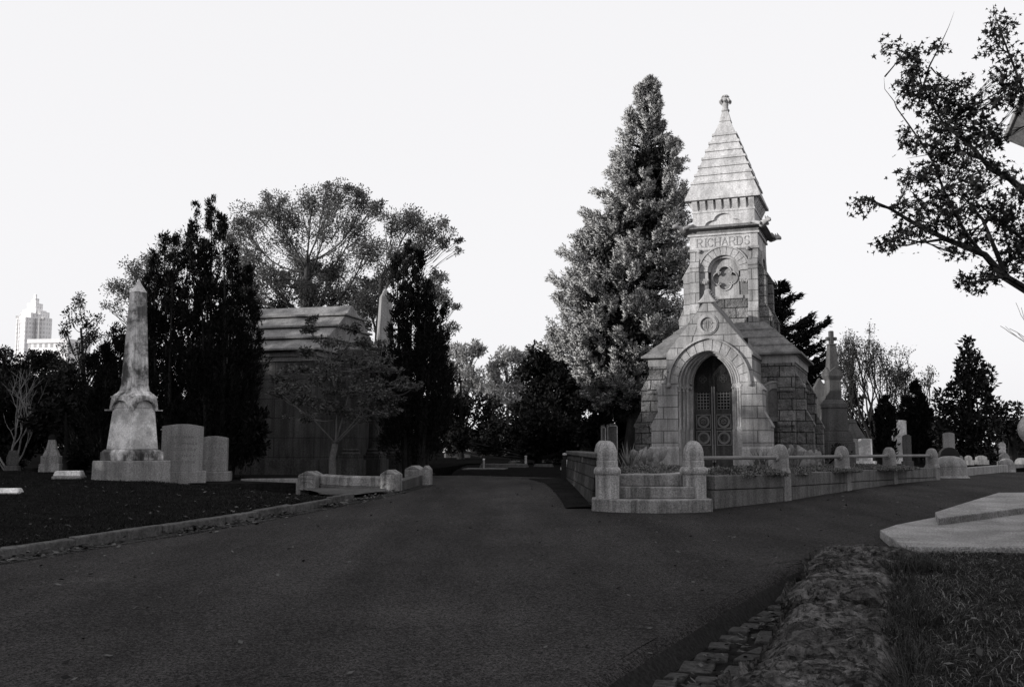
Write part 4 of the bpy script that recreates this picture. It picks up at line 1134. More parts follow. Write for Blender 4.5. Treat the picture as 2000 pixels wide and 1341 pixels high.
for k in range(n):
    z0, z1 = ev-.05+(rg_-ev+.05)*k/n, ev-.05+(rg_-ev+.05)*(k+1)/n
    y0, y1 = -.25+(D_/2+.25)*k/n, -.25+(D_/2+.25)*(k+1)/n
    y1 = min(y1, D_/2-.05) if k == n-1 else y1-.03
    mb.box(-L_-.24,.24,y0-.13,D_-y0+.13,z0+.03,z0+.10)
    mb.frus((-L_-.17,.17,y0,D_-y0),z0,(-L_-.17,.17-.06*(k==3),y1,D_-y1),z1)
mk('roof', mb, M['black_roof'], bm_, bevel=.01)
for i in range(3):
    mb = MB(); y = .25+i*1.9; x = 1.15
    mb.sq(x,y,.36,-.05,.36,.55); mb.sq(x,y,.30,.551,.30,.68)
    mb.lathe([(.29,.68),(.30,.74),(.25,.80),(.27,.85),(.22,.90),(.20,1.2),(.185,ev-.75),(.21,ev-.72),(.2,ev-.68),(.28,ev-.5),(.30,ev-.36)],20,x,y)
    mk('column', mb, M['blackstone'], bm_, smooth=40)
mb = MB(); mb.box(.80,1.5,-.1,D_+.1,ev-.355,ev-.02); mk('entablature', mb, M['blackstone'], bm_)
# second obelisk behind
p = at(749,870,37); t = thing('obelisk','pale ribbed obelisk rising behind the dark mausoleum, half hidden by the dark cypress','obelisk',(p.x,37,.7),R(20))
Z = lambda py: zat(py,37)-.7
mb = MB(); mb.sq(0,0,.29,Z(690),.19,Z(580)); mb.sq(0,0,.19,Z(580),0,Z(562)); mk('shaft', mb, M['granite'], t, bevel=.01)
mb = MB(); mb.sq(0,0,.75,0,.7,1.2); mb.sq(0,0,.5,1.2,.42,Z(700)); mb.sq(0,0,.48,Z(700),.3,Z(690)); mk('pedestal', mb, M['granite_dk'], t, bevel=.02)
# kerb posts and coping of the left lot
def lot_post(px, py, Y, lbl, w, h, mat):
    p = at(px, py, Y); t = thing('kerb_post', lbl, 'kerb post', (p.x, Y, p.z-.03), R(-18), 'squat pointed posts of the left lot')
    mb = MB(); mb.box(-w/2,w/2,-w/2,w/2,0,h-.10); mb.frus((-w/2,w/2,-w/2,w/2),h-.10,(-w*.06,w*.06,-w*.5,w*.5),h)
    b = mk('post_body', mb, M[mat], t, bevel=.015)
    mb = MB(); mb.band([(w*.30*math.cos(PI*k/8), h*.30+h*.16*math.sin(PI*k/8)) for k in range(9)], [(w*.36*math.cos(PI*k/8), h*.30+h*.22*math.sin(PI*k/8)) for k in range(9)], -w/2-.015, -w/2+.01)
    mb.box(-w*.4,w*.4,-w/2-.012,-w/2+.01,h*.62,h*.66); mk('carved_arch', mb, M[mat], t)
    return p
q1 = lot_post(608,954,24.6,'squat pale post with pointed top at the left end of the curved coping',.48,.46,'step_dk')
q2 = lot_post(764,962,23.6,'squat pale post with pointed top at the right end of the curved coping',.40,.57,'step_dk')
q3 = lot_post(811,940,27.0,'dim grey kerb post behind the curved coping, beside the lane',.44,.46,'granite')
q4 = lot_post(834,948,26.0,'narrow kerb post at the lane edge with fallen leaves at its foot',.22,.55,'granite')
cp = thing('curved_coping','pale curved granite coping between the two squat posts of the left lot','kerb',(q1.x,q1.y,.5))
n = 18; a = Vector((q1.x+.2,q1.y-.05,0)); b = Vector((q2.x-.12,q2.y,0)); d = (b-a).normalized(); nn = Vector((d.y,-d.x,0))
for nm, o0, o1, z0, z1, mt in (('coping',.0,.32,.12,.34,'step_dk'),('footing',.12,.42,-.12,.115,'kerbstone')):
    mb = MB(cp.location); A_ = []; B_ = []
    for k in range(n+1):
        u = k/n; c = a.lerp(b,u) + nn*(.26*(1-(2*u-1)**2)); A_.append(c+nn*o0*.3); B_.append(c-nn*o1*.8)
    gg = lambda c: gz(c.x,c.y)
    vs = []
    for A1, B1 in zip(A_,B_):
        g = gg(A1); vs += [(A1.x,A1.y,g+z0),(A1.x,A1.y,g+z1-.03),(A1.x-nn.x*.05,A1.y-nn.y*.05,g+z1),(B1.x,B1.y,g+z1+.01),(B1.x,B1.y,g+z0)]
    fs = [(0,1,2,3,4),(n*5+4,n*5+3,n*5+2,n*5+1,n*5)]
    for k in range(n):
        for q in range(5): fs.append((k*5+q,k*5+(q+1)%5,k*5+5+(q+1)%5,k*5+5+q))
    mb.add(vs, fs); mk(nm, mb, M[mt], cp, smooth=30)
lk = thing('lot_kerb','low pale granite kerb running left from the squat post toward the headstones','kerb',(q1.x-2,q1.y,.6))
course(at(470,940,26.2)*1, Vector((q1.x-.27,q1.y,0)), 0, .3, .4,.4,zat(933,26.2)-.02,q1.z+.25, M['granite'], 'kerb_stone', lk)
lk = thing('lot_kerb','low dim granite kerb along the lane between the two farther kerb posts','kerb',(q3.x,q3.y,.6))
course(Vector((q2.x+.25,q2.y+.1,0)), Vector((q4.x-.1,q4.y,0)), 0, .25, .4,.4,.78,.86, M['granite_dk'], 'kerb_stone', lk)
mb = MB(); mb.plan([(q1.x-.1,q1.y+.2),(q2.x,q2.y+.2),(q4.x-.1,q4.y+.2),(-2.6,34),(-9,37),(-16,36),(-15,28),(-9.6,25.4),(-7.0,24.2)], .1, .70); mk('mausoleum_lot_ground', mb, M['soil'], kind='structure')
strip('paved_corner', [(-4.0,21.6),(-3.35,21.4),(-2.85,22.6)], [(-5.0,23.6),(-3.9,23.6),(-2.9,23.3)], 12, 6, lambda x,y,u: gz(x,y)+.085, M['kerbstone'])

# ---------------------------------------------------------------- centre: lane end
def lawnpatch(name, pts, z0, z1, mat): mb = MB(); mb.plan(pts, z0, z1); mk(name, mb, M[mat], kind='structure')
strip('grass_island', [(-2.0,33.0),(-1.2,31.6),(-.2,30.6),(.8,29.9),(1.9,29.4)], [(-2.0,44),(-.5,45),(1,46),(3,46),(5,44)], 30, 16, lambda x,y,u: gz(x,y)-.02+.09*(1-math.exp(-u*9))+.015*fbm(x,y,2,.8,3), M['lawn'])
lawnpatch('back_lawn', [(-9,37),(-2.6,36.5),(-2.0,46),(4,48),(12,48),(12,120),(-40,120),(-40,37)], .3, .80, 'meadow')
def low_slab(lbl, px, py, Y, w, d, h, mat, name='grave_slab'):
    p = at(px, py, Y); t = thing(name, lbl, 'grave marker', (p.x,Y,p.z-h), R(-6)); mb = MB()
    mb.box(-w/2,w/2,-d/2,d/2,0,h*.6); mk('base', mb, M['granite_dk'], t, bevel=.015)
    mb = MB(); mb.box(-w/2+.03,w/2-.03,-d/2+.03,d/2-.03,h*.6+.001,h); mk('top_slab', mb, M[mat], t, bevel=.015)
low_slab('flat dim slab at the end of the lane, in front of the thin pale stake',948,914,37,1.6,1.6,.34,'granite_dk')
low_slab('longer pale-edged slab just behind the dim one at the end of the lane',985,905,40,1.9,.7,.22,'granite_dk')
low_slab('small pale slab at the right of the grass island, under the dark evergreen',1062,906,41,.8,.5,.16,'granite_dk')
low_slab('tiny lit slab top in the middle of the dark back lawn',1006,899,46,.55,.4,.12,'granite')
def stake(lbl, px, py0, py1, Y, w, mat, top=None):
    p = at(px, py0, Y); h = zat(py1,Y)-p.z; t = thing('marker_post', lbl, 'post', (p.x,Y,p.z)); mb = MB()
    mb.sq(0,0,w/2,-.1,w/2,h-.06); mk('shaft', mb, M[mat], t, bevel=.008)
    mb = MB(); mb.sq(0,0,w/2+.008,h-.059,w/2+.008,h-.02); mb.sq(0,0,w/2+.006,h-.02,.01,h); mk('cap', mb, M[top or mat], t)
stake('thin pale post with a bright tip at the end of the lane',945,914,895,38,.07,'granite','marble_clean')
stake('leaning short pale post on the grass island',1027,902,889,42,.09,'granite_lt')
stake('black post with a white plate on top beside the rubble wall',1103,946,884,28.3,.10,'iron','marble_clean')
stake('thin dark companion post left of the white-topped black post',1098,946,898,28.5,.05,'iron')
headstone('headstone','small white headstone beside the black post at the lane end',1106,36,.26,.12,897,912,917,.42,'marble_clean',0,None,.04)
headstone('headstone','narrow grey headstone between the black post and the rubble wall',1114,35,.16,.12,893,908,914,.22,'granite',0,None,.03)
p = at(893,878,70); t = thing('pale_tomb','pale low tomb roof glimpsed through the trees left of the lane','tomb',(p.x,70,.6),.2)
mb = MB(); mb.box(-.85,.85,-.5,.5,0,.55); mk('wall', mb, M['granite_dk'], t)
mb = MB(); mb.frus((-.95,.95,-.6,.6),.551,(-.75,.75,-.1,.1),zat(868,70)-.6+.2); mk('roof', mb, M['granite_lt'], t)

# ---------------------------------------------------------------- right background monuments
p = at(1630,870,33); t = thing('cross_obelisk','dark granite obelisk topped by a stubby cross, right of the spired mausoleum','obelisk',(p.x,33,.72),R(8))
Z = lambda py: zat(py,33)-.72
mb = MB(); mb.sq(0,0,.50,0,.48,Z(862)); mb.sq(0,0,.45,Z(862)+.001,.40,Z(842)); mk('base', mb, M['granite_dk'], t, bevel=.02)
mb = MB(); mb.sq(0,0,.35,Z(842)+.001,.325,Z(797)); mb.sq(0,0,.35,Z(797)+.001,.34,Z(790)); mb.sq(0,0,.34,Z(790)+.001,.22,Z(780)); mk('die', mb, M['granite_dk'], t, bevel=.02)
mb = MB(); mb.sq(0,0,.205,Z(780),.19,Z(741)); mk('shaft_drum', mb, M['granite_dk'], t)
mb = MB(); mb.sq(0,0,.20,Z(742),.265,Z(735)); mb.sq(0,0,.265,Z(735),.265,Z(728))
for k in range(4): mb.prism([(-.24,Z(728)),(.24,Z(728)),(0,Z(717))], -.25, -.12, Matrix.Rotation(k*PI/2,4,'Z'))
mk('gabled_collar', mb, M['granite_dk'], t, bevel=.01)
mb = MB(); mb.sq(0,0,.17,Z(726),.11,Z(675)); mk('shaft', mb, M['granite_dk'], t, bevel=.012)
mb = MB(); mb.sq(0,0,.13,Z(675),.13,Z(671)); mb.box(-.075,.075,-.07,.07,Z(671),Z(646)); mb.box(-.19,-.076,-.06,.06,Z(665),Z(658)); mb.box(.076,.19,-.06,.06,Z(665),Z(658)); mk('cross', mb, M['granite_dk'], t, bevel=.03)
p = at(1603,870,38); t = thing('gabled_monument','pale gabled monument between the spired mausoleum and the cross-topped obelisk','monument',(p.x,38,.72),R(-5))
Z = lambda py: zat(py,38)-.72
mb = MB(); mb.box(-.24,.24,-.24,.24,Z(780),Z(772)); mb.prism([(-.21,Z(772)),(.21,Z(772)),(.21,Z(757)),(0,Z(738)),(-.21,Z(757))], -.2, .2); mk('gabled_top', mb, M['granite_dk'], t, bevel=.01)
mb = MB(); mb.box(-.42,.42,-.4,.4,0,Z(800)); mb.box(-.34,.34,-.3,.3,Z(800)+.001,Z(780)-.001); mk('pedestal', mb, M['granite_dk'], t, bevel=.02)
g = 'headstones beyond the low wall'
p = at(1665,870,36); t = thing('urn_monument','squat grey monument with a pyramid cap, right of the cross-topped obelisk','monument',(p.x,36,.72),.1)
Z = lambda py: zat(py,36)-.72
mb = MB(); mb.sq(0,0,.3,0,.26,Z(856)); mk('pedestal', mb, M['granite'], t, bevel=.02)
mb = MB(); mb.sq(0,0,.36,Z(856)+.001,.12,Z(826)); mb.sq(0,0,.14,Z(826),.08,Z(818)); mk('pyramid_cap', mb, M['granite_dk'], t, bevel=.015)
headstone('headstone','bright white slab headstone seen over the rail, right of the cross-topped obelisk',1690,34,.40,.24,856,900,912,.62,'marble_clean',R(-32),g,.02)
headstone('headstone','leaning dim headstone just left of the bright white slab',1669,35.5,.30,.2,856,897,908,.42,'granite',R(-20),g,.05)
headstone('headstone','tall pale stone behind the dark cypress in the right background',1757,46,.62,.3,820,895,905,.8,'marble_clean',R(-30),g,.03)
headstone('headstone','dark narrow upright headstone in front of the tall pale stone',1771,38,.30,.22,848,900,908,.4,'granite_dk',R(-15),g,.06)
headstone('headstone','grey stone column with a white band, seen above the stout road-edge post',1853,39,.42,.3,844,878,905,.55,'granite',R(-20),g,.05,'marble_clean')
p = at(1852,870,35.4); t = thing('dark_dome_stone','black round-shouldered stone right behind the stout road-edge post','headstone',(p.x,35.4,.75),R(-10),g)
mb = MB(); w_ = .32; h = zat(873,35.4)-.75
mb.prism([(-w_,0),(w_,0)]+[(w_*math.cos(PI*k/14),h-.3+.3*math.sin(PI*k/14)) for k in range(15)],-.2,.2); mk('tablet', mb, M['iron'], t, bevel=.02)
headstone('headstone','small bright-topped headstone beside the far right tree trunk',1957,50,.3,.2,863,884,900,.45,'marble_clean',R(-20),g,.1,'granite_dk')
headstone('headstone','thin pale slab left of the bright-topped small headstone at the far right',1940,47,.14,.3,876,896,905,.2,'granite_lt',0,g,.02)
headstone('headstone','rounded grey headstone low behind the farther lot kerb',1960,42,.36,.2,884,900,906,.44,'granite',0,g,.14)
for i,(px,lbl) in enumerate(((1890,'tiny rounded grave marker in the far lot, left of the magnolia trunk'),(1915,'low wide grave marker in the far lot, under the magnolia'),(1873,'small pale grave marker just right of the stout road-edge post'))):
    headstone('headstone',lbl,px,43+i,.45 if i==1 else .25,.2,889,898,906,.5 if i==1 else .3,'granite',0,g,.08)
# right edge: granite steps of the building beside the camera, its eave and an urn
def flat_poly(pxs, z):
    out = []
    for px, py in pxs:
        d_ = at(px,py,1.0); k = (z-CAMZ)/(d_.z-CAMZ); out.append((d_.x*k, k))
    return out
bs = thing('building_steps','broad pale granite steps of the building at the right edge of the picture','steps',(7,14,.3))
def slabp(pxs, z, h, name, mat='slabstep'):
    P_ = flat_poly(pxs, z); mb = MB(bs.location)
    if sum((P_[(i+1)%len(P_)][0]-P_[i][0])*(P_[(i+1)%len(P_)][1]+P_[i][1]) for i in range(len(P_))) > 0: P_ = P_[::-1]
    mb.plan(P_, z-h, z); return mk(name, mb, M[mat], bs, bevel=.018)
slabp([(1718,1034),(1748,1024),(1830,1008),(2060,968),(2300,1060),(1760,1060)], .42, .45, 'lower_step')
slabp([(1723,1037),(1760,1031),(2060,982),(2300,1070),(1765,1066)], .424, .1, 'lower_tread')
slabp([(1826,999),(1880,982),(2080,922),(2400,1000),(2080,980),(1900,1003),(1832,1011)], .53, .3, 'upper_step')
bd = thing('corner_building','stone building of which only the roof corner shows at the upper right edge','building',(11,19.4,.4),-R(20))
cz = at(1966,275,17.0)
T_ = Matrix.Translation(-Vector(bd.location)); 
# eave corner: place building so that its cornice corner sits at the sighted point
bd.location = (cz.x, cz.y, .4)
h = cz.z-.4
mb = MB(); mb.box(1.35,7,-4.6,-.9,0,h-.55); mk('wall', mb, M['ashlar'], bd)
mb = MB()
mb.box(.9,7.4,-5,-.5,h-.55,h-.38); mb.box(.55,7.6,-5.2,-.25,h-.379,h-.25); mb.frus((.35,7.8,-5.3,-.12),h-.249,(.0,8,-5.4,0),h); mb.box(-.04,8.1,-5.5,.04,h+.001,h+.12); mk('cornice', mb, M['granite'], bd, bevel=.015)
mb = MB(); mb.frus((.05,8,-5.4,-.05),h+.121,(3.8,4.2,-2.9,-2.5),h+1.6); mk('roof', mb, M['granite_lt'], bd)
p = at(2058,870,15.6); t = thing('stone_urn','large rounded pale stone urn cut by the right edge of the picture','urn',(p.x,15.6,.35))
Z = lambda py: zat(py,15.6)-.35
mb = MB(); mb.sq(0,0,.26,0,.24,Z(905)); mk('pedestal', mb, M['granite_dk'], t, bevel=.02)
mb = MB(); pr = [(.16,Z(905)),(.2,Z(896)),(.16,Z(890))]
for k in range(0,13): a = PI*k/12; pr.append((.16+.34*math.sin(a)**.8, Z(886)+(Z(790)-Z(886))*k/12))
mb.lathe(pr, 32); mk('bowl', mb, M['granite'], t, smooth=40)

# ---------------------------------------------------------------- skyline
def facade(name, wall, win, bw, rh, ms):
    m, nt, b = nodes(name); tc = nd(nt,'ShaderNodeTexCoord'); br = nd(nt,'ShaderNodeTexBrick', Scale=1.0); br.offset = 0
    br.inputs['Brick Width'].default_value = bw; br.inputs['Row Height'].default_value = rh; br.inputs['Mortar Size'].default_value = ms
    br.inputs['Color1'].default_value = g3(win); br.inputs['Color2'].default_value = g3(win*1.25); br.inputs['Mortar'].default_value = g3(wall)
    nt.links.new(tc.outputs['UV'], br.inputs['Vector']); nt.links.new(br.outputs['Color'], b.inputs['Base Color']); b.inputs['Roughness'].default_value = .8
    return m
M['tower_face'] = facade('tower_facade', .85, .55, 3.2, 3.9, .9)
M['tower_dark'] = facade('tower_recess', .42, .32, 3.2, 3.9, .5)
M['grid_face'] = facade('grid_facade', .85, .40, 4.2, 4.6, .95)
YT = 900.0
p = at(55,870,YT); t = thing('skyscraper','tall pale postmodern skyscraper with stepped top on the far left horizon','skyscraper',(p.x,YT,0),R(-14))
k_ = YT/F; Zs = lambda py: zat(py,YT)
def tb(x0,x1,y0,y1,py,name='tower_block',mat='tower_face',z0=0):
    mb = MB(); mb.box(x0*k_,x1*k_,y0*k_,y1*k_,z0,Zs(py)); return mk(name, mb, M[mat], t)
tb(-15,15,-15,15,606); tb(-10,10,-10,10,593,z0=Zs(606)); tb(-5,5,-5,5,583,z0=Zs(593)); tb(-2,2,-2,2,575,'spire_cap',z0=Zs(583))
tb(-24,-15.2,-13,13,614); tb(15.2,24,-13,13,610); tb(-33,-24.2,-10,10,618); tb(24.2,33,-10,10,622)
tb(-12,12,-24,-15.2,613); tb(-5,5,-30,-24.2,622)
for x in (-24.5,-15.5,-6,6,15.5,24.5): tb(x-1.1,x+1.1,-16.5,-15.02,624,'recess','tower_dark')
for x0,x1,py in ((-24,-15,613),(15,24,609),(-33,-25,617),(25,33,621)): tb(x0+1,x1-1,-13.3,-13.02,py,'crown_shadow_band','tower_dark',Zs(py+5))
YT2 = 700.0; p = at(100,870,YT2); t2 = thing('office_block','lower white office block with a square window grid in front of the skyscraper','office building',(p.x,YT2,0),R(-8))
k2 = YT2/F; mb = MB(); mb.box(-44*k2,40*k2,-8,20,0,zat(672,YT2)); mk('window_grid', mb, M['grid_face'], t2)
mb = MB(); mb.box(-45*k2,41*k2,-9,21,zat(672,YT2)+.01,zat(664,YT2)); mk('parapet', mb, M['conc_tower'], t2)
# ---------------------------------------------------------------- foliage
def unit(a): return a/np.maximum(np.linalg.norm(a, axis=1, keepdims=True), 1e-9)
def leaves(name, C, D, L, W, mat, parent, seed=0, kind=None, org=None):
    r = np.random.default_rng(seed); n = len(C); D = unit(D)
    S_ = unit(np.cross(D, r.normal(0,1,(n,3))))
    L = np.broadcast_to(L, n)*r.uniform(.6,1.3,n); W = np.broadcast_to(W, n)*r.uniform(.7,1.2,n)
    if org is not None: C = C - np.array(org)
    V = np.stack([C, C+D*(L*.45)[:,None]+S_*(W*.5)[:,None], C+D*L[:,None], C+D*(L*.45)[:,None]-S_*(W*.5)[:,None]],1).reshape(-1,3)
    return npmesh(name, V, np.arange(n*4).reshape(n,4), mat, parent, kind)
def inball(r, n, p=.45):
    u = unit(r.normal(0,1,(n,3))); return u*(r.random(n)**p)[:,None], u
def B(px, py, rp, Y, dY=0, rz=1.0, ry=1.0):
    c = at(px, py, Y+dY); R_ = rp/F*Y
    return (np.array(c), np.array([R_, R_*ry, R_*rz]))
def bez(p0, p1, sag, r, n=6, jit=.05):
    p0, p1 = np.array(p0,float), np.array(p1,float); L = np.linalg.norm(p1-p0)
    m = (p0+p1)/2 + np.array([0,0,sag*L]) + r.normal(0,jit*L,3); out = []
    for k in range(n):
        t = k/(n-1); out.append((1-t)**2*p0+2*t*(1-t)*m+t*t*p1)
    return out
LB = {}
def tree(name, label, cat, base, top, r0, blobs, per, L, W, leaf, bark, seed, group=None, sub=7, subr=.42, up=.3, twig=.012, limbw=.34, sag=-.12, lo=.35, trunkpts=None, gap=.0, flat=1.0):
    r = np.random.default_rng(seed); base = np.array(base,float); top = np.array(top,float)
    t = thing(name, label, cat, tuple(base), 0, group)
    mb = MB(base)
    path = trunkpts or bez(base, top, 0, r, 8, .03)
    H = len(path)-1
    mb.tube(path, [r0*(1.35 if k == 0 else 1)*(1-.72*k/H) for k in range(H+1)], 9)
    C = []; D = []
    zb, zt = base[2], top[2]
    for c, rad in blobs:
        f = np.clip((c[2]-rad[2]*1.3-zb)/max(zt-zb,.1)*r.uniform(.75,1.0), lo, .97)
        k = f*H; j = min(int(k),H-1); p0 = np.array(path[j])*(1-(k-j))+np.array(path[j+1])*(k-j)
        sf = min(1.0, float(rad.mean())/.95); R0 = r0*(1-.72*f)*limbw*1.6*max(.25,sf)
        lb = bez(p0, c, sag, r, 7, .09)
        mb.tube(lb, [R0*(1-.75*q/6) for q in range(7)], 6)
        ns = max(2,int(sub*sf)); q, u = inball(r, ns, .5); q[:,2] *= flat
        sc = c + q*rad*.85
        for s_ in sc:
            st = lb[r.integers(3,7)]
            mb.tube(bez(st, s_, -.05, r, 4, .08), [twig*2.2,twig*1.6,twig*1.1,twig*.5], 4)
            if r.random() < gap: continue
            n = max(4,int(per*sf*r.uniform(.6,1.4))); q2, u2 = inball(r, n, .55)
            rs = rad*subr*r.uniform(.7,1.25); q2[:,2] *= flat
            C.append(s_ + q2*rs); D.append(u2*.7 + r.normal(0,.5,(n,3)) + np.array([0,0,up]))
    mk('trunk', mb, M[bark], t, smooth=60)
    C = np.concatenate(C); D = np.concatenate(D)
    leaves('crown', C, D, L, W, M[leaf], t, seed+1, org=base)
    return t
M['lf_dark'] = leafmat('dark_evergreen_leaf', .012, var=.7, trans=.1)
M['lf_cyp'] = leafmat('cypress_spray', .009, var=.7, trans=.05)
M['lf_mid'] = leafmat('mid_leaf', .11, var=.7, trans=.35)
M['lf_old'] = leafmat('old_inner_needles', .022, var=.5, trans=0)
M['lf_mid2'] = leafmat('thin_autumn_leaf', .05, var=.7, trans=.2)
M['lf_lt'] = leafmat('bright_leaf', .30, var=.6, trans=.35)
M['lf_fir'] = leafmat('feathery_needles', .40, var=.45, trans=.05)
M['lf_maple'] = leafmat('maple_leaf', .018, var=.5, trans=.15)
M['lf_small'] = leafmat('small_maple_leaf', .07, var=.8, trans=.2)
M['lf_mag'] = leafmat('glossy_leaf', .012, var=.7, trans=.05, rough=.35)
M['lf_cover'] = leafmat('ground_cover_leaf', .13, var=.7, trans=.1)

# --- tall feathery conifer behind the mausoleum
def profile(tab, py): return np.interp(py, [a[0] for a in tab], [a[1] for a in tab]), np.interp(py, [a[0] for a in tab], [a[2] for a in tab])
tab = [(156,1267,5),(168,1267,20),(200,1266,33),(240,1266,39),(275,1260,44),(290,1266,60),(310,1268,74),(345,1267,77),(368,1264,70),(385,1258,92),(430,1245,108),(470,1235,116),(520,1228,128),(560,1218,146),(620,1208,146),(680,1205,134),(730,1212,112),(770,1225,84),(800,1235,60)]
def plume_tree(name, label, cat, Y, tab, n, rc, per, L, W, leaf, bark, seed, trunk_px, r0, base_z, out=.8, upb=.5, droop=0):
    r = np.random.default_rng(seed); y0, y1 = tab[0][0], tab[-1][0]
    base = np.array([at(trunk_px,870,Y).x, Y, base_z]); top = np.array(at(tab[0][1], y0+8, Y))
    t = thing(name, label, cat, tuple(base)); mb = MB(base)
    mb.tube([base*(1-k/7)+top*(k/7) for k in range(8)], [r0*(1.25-.4*(k>0))*(1-.9*k/7) for k in range(8)], 9)
    C = []; D = []; NN = []; k = 0; ws = np.array([a[2] for a in tab])
    while k < n:
        py = r.uniform(y0+4, y1); cx, hw = profile(tab, py)
        if r.random() > (hw/ws.max())**.9+.10: continue
        k += 1
        th = r.uniform(0,2*PI); fr = r.random()**.3*.97; hw = hw*(1+.28*noise.noise(Vector((py*.022, math.cos(th)*1.3, math.sin(th)*1.3))))
        c0 = np.array(at(cx, py, Y)); hwm = hw/F*Y
        rr = rc*r.uniform(.7,1.3)*(.45+.55*min(1,hw/90))
        R_ = max(0, hwm*fr-rr*.6)
        o = np.array([math.cos(th), math.sin(th), 0]); c = c0 + o*R_
        st = c0 + np.array([0,0,-R_*.25+droop*R_])
        if fr > .25: mb.tube(bez(st, c, .06, r, 5, .04), [.07,.055,.04,.03,.012], 4)
        ax = unit((o*out + np.array([0,0,upb - droop + .8*(1-min(1,hw/60))]) + r.normal(0,.22,3))[None])[0]
        ln = rr*1.9; e1 = unit(np.cross(ax, r.normal(0,1,3))[None])[0]; e2 = np.cross(ax, e1)
        for q_ in range(int(per)):
            f0 = r.random()**.8*.75; ph = r.uniform(0,2*PI); side = e1*math.cos(ph)+e2*math.sin(ph); sp_ = r.uniform(.15,.75)
            st_ = c - ax*ln*.35 + ax*ln*f0 + side*rr*.38*sp_*(1-.5*f0); dr = unit((ax + side*sp_*.8 + np.array([0,0,.25]) + r.normal(0,.12,3))[None])[0]
            m = 46; tt = r.random(m)*ln*.42*(1.15-f0*.5); rad_ = unit(r.normal(0,1,(m,3)))
            C.append(st_ + dr*tt[:,None] + rad_*.025); D.append(dr*.8 + rad_*.75); NN.append(unit(rad_*.45 + side*.55 + ax*.25 + o*.35))
    mk('trunk', mb, M[bark], t, smooth=60)
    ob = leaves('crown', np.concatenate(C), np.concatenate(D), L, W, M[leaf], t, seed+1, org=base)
    ob.data.normals_split_custom_set_from_vertices(np.repeat(np.concatenate(NN),4,axis=0).tolist())
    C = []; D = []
    for i in range(330):        # dark core foliage, shade of the crown gaps put into its colour
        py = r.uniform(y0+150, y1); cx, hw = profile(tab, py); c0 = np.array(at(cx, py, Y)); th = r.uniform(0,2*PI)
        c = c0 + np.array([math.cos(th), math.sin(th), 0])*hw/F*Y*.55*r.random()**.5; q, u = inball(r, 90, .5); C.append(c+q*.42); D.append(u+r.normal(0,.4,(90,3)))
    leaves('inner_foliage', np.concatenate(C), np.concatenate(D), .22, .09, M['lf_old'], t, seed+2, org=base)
    return t
plume_tree('conifer_tree','very tall feathery conifer towering behind the left side of the spired mausoleum','tree',40,tab,560,.56,13,.12,.036,'lf_fir','bark',101,1238,.42,.75)
# --- dark broken conifer right of the mausoleum
def fan_tree(name, label, Y, tab, n, leaf, seed, px, base_z, r0=.2, L=.26, W=.06, per=120, cat='tree', group=None):
    r = np.random.default_rng(seed); y0, y1 = tab[0][0], tab[-1][0]
    base = np.array([at(px,870,Y).x, Y, base_z]); top = np.array(at(tab[0][1], y0, Y))
    t = thing(name, label, cat, tuple(base), 0, group); mb = MB(base)
    mb.tube([base*(1-k/7)+top*(k/7) for k in range(8)], [r0*(1-.85*k/7) for k in range(8)], 8); C = []; D = []
    for i in range(n):
        py = r.uniform(y0+3, y1); cx, hw = profile(tab, py); hwm = hw/F*Y*r.uniform(.55,1.12)
        th = r.uniform(0,2*PI); o = np.array([math.cos(th), math.sin(th), 0]); c0 = np.array(at(cx,py,Y)); 
        tip = c0 + o*hwm + np.array([0,0,hwm*r.uniform(.05,.45)])
        br = bez(c0+np.array([0,0,-.1*hwm]), tip, -.10, r, 6, .03); mb.tube(br, [.045,.04,.032,.024,.016,.006], 4)
        m = int(per*(.3+hwm)); tt = r.random(m)**.7*.85+.15; k = tt*5; j = np.minimum(k.astype(int),4); bb = np.array(br)
        p = bb[j]*(1-(k-j))[:,None]+bb[j+1]*(k-j)[:,None]
        sd_ = np.array([-o[1],o[0],0]); w_ = (1-tt)*hwm*.30+.06
        p = p + sd_*(r.normal(0,.6,m)*w_)[:,None] + r.normal(0,.05,(m,3)); C.append(p)
        D.append(np.sign(r.normal(0,1,m))[:,None]*sd_*.5 + o*.8 + np.array([0,0,.25]) + r.normal(0,.3,(m,3)))
    mk('trunk', mb, M['bark'], t, smooth=60); leaves('crown', np.concatenate(C), np.concatenate(D), L, W, M[leaf], t, seed+1, org=base); return t
fan_tree('spruce_tree','dark ragged spruce behind the right shoulder of the spired mausoleum',44,[(548,1520,4),(590,1524,42),(630,1530,66),(670,1535,78),(720,1540,82),(770,1545,86),(800,1548,78)],130,'lf_dark',111,1545,.7,.25)

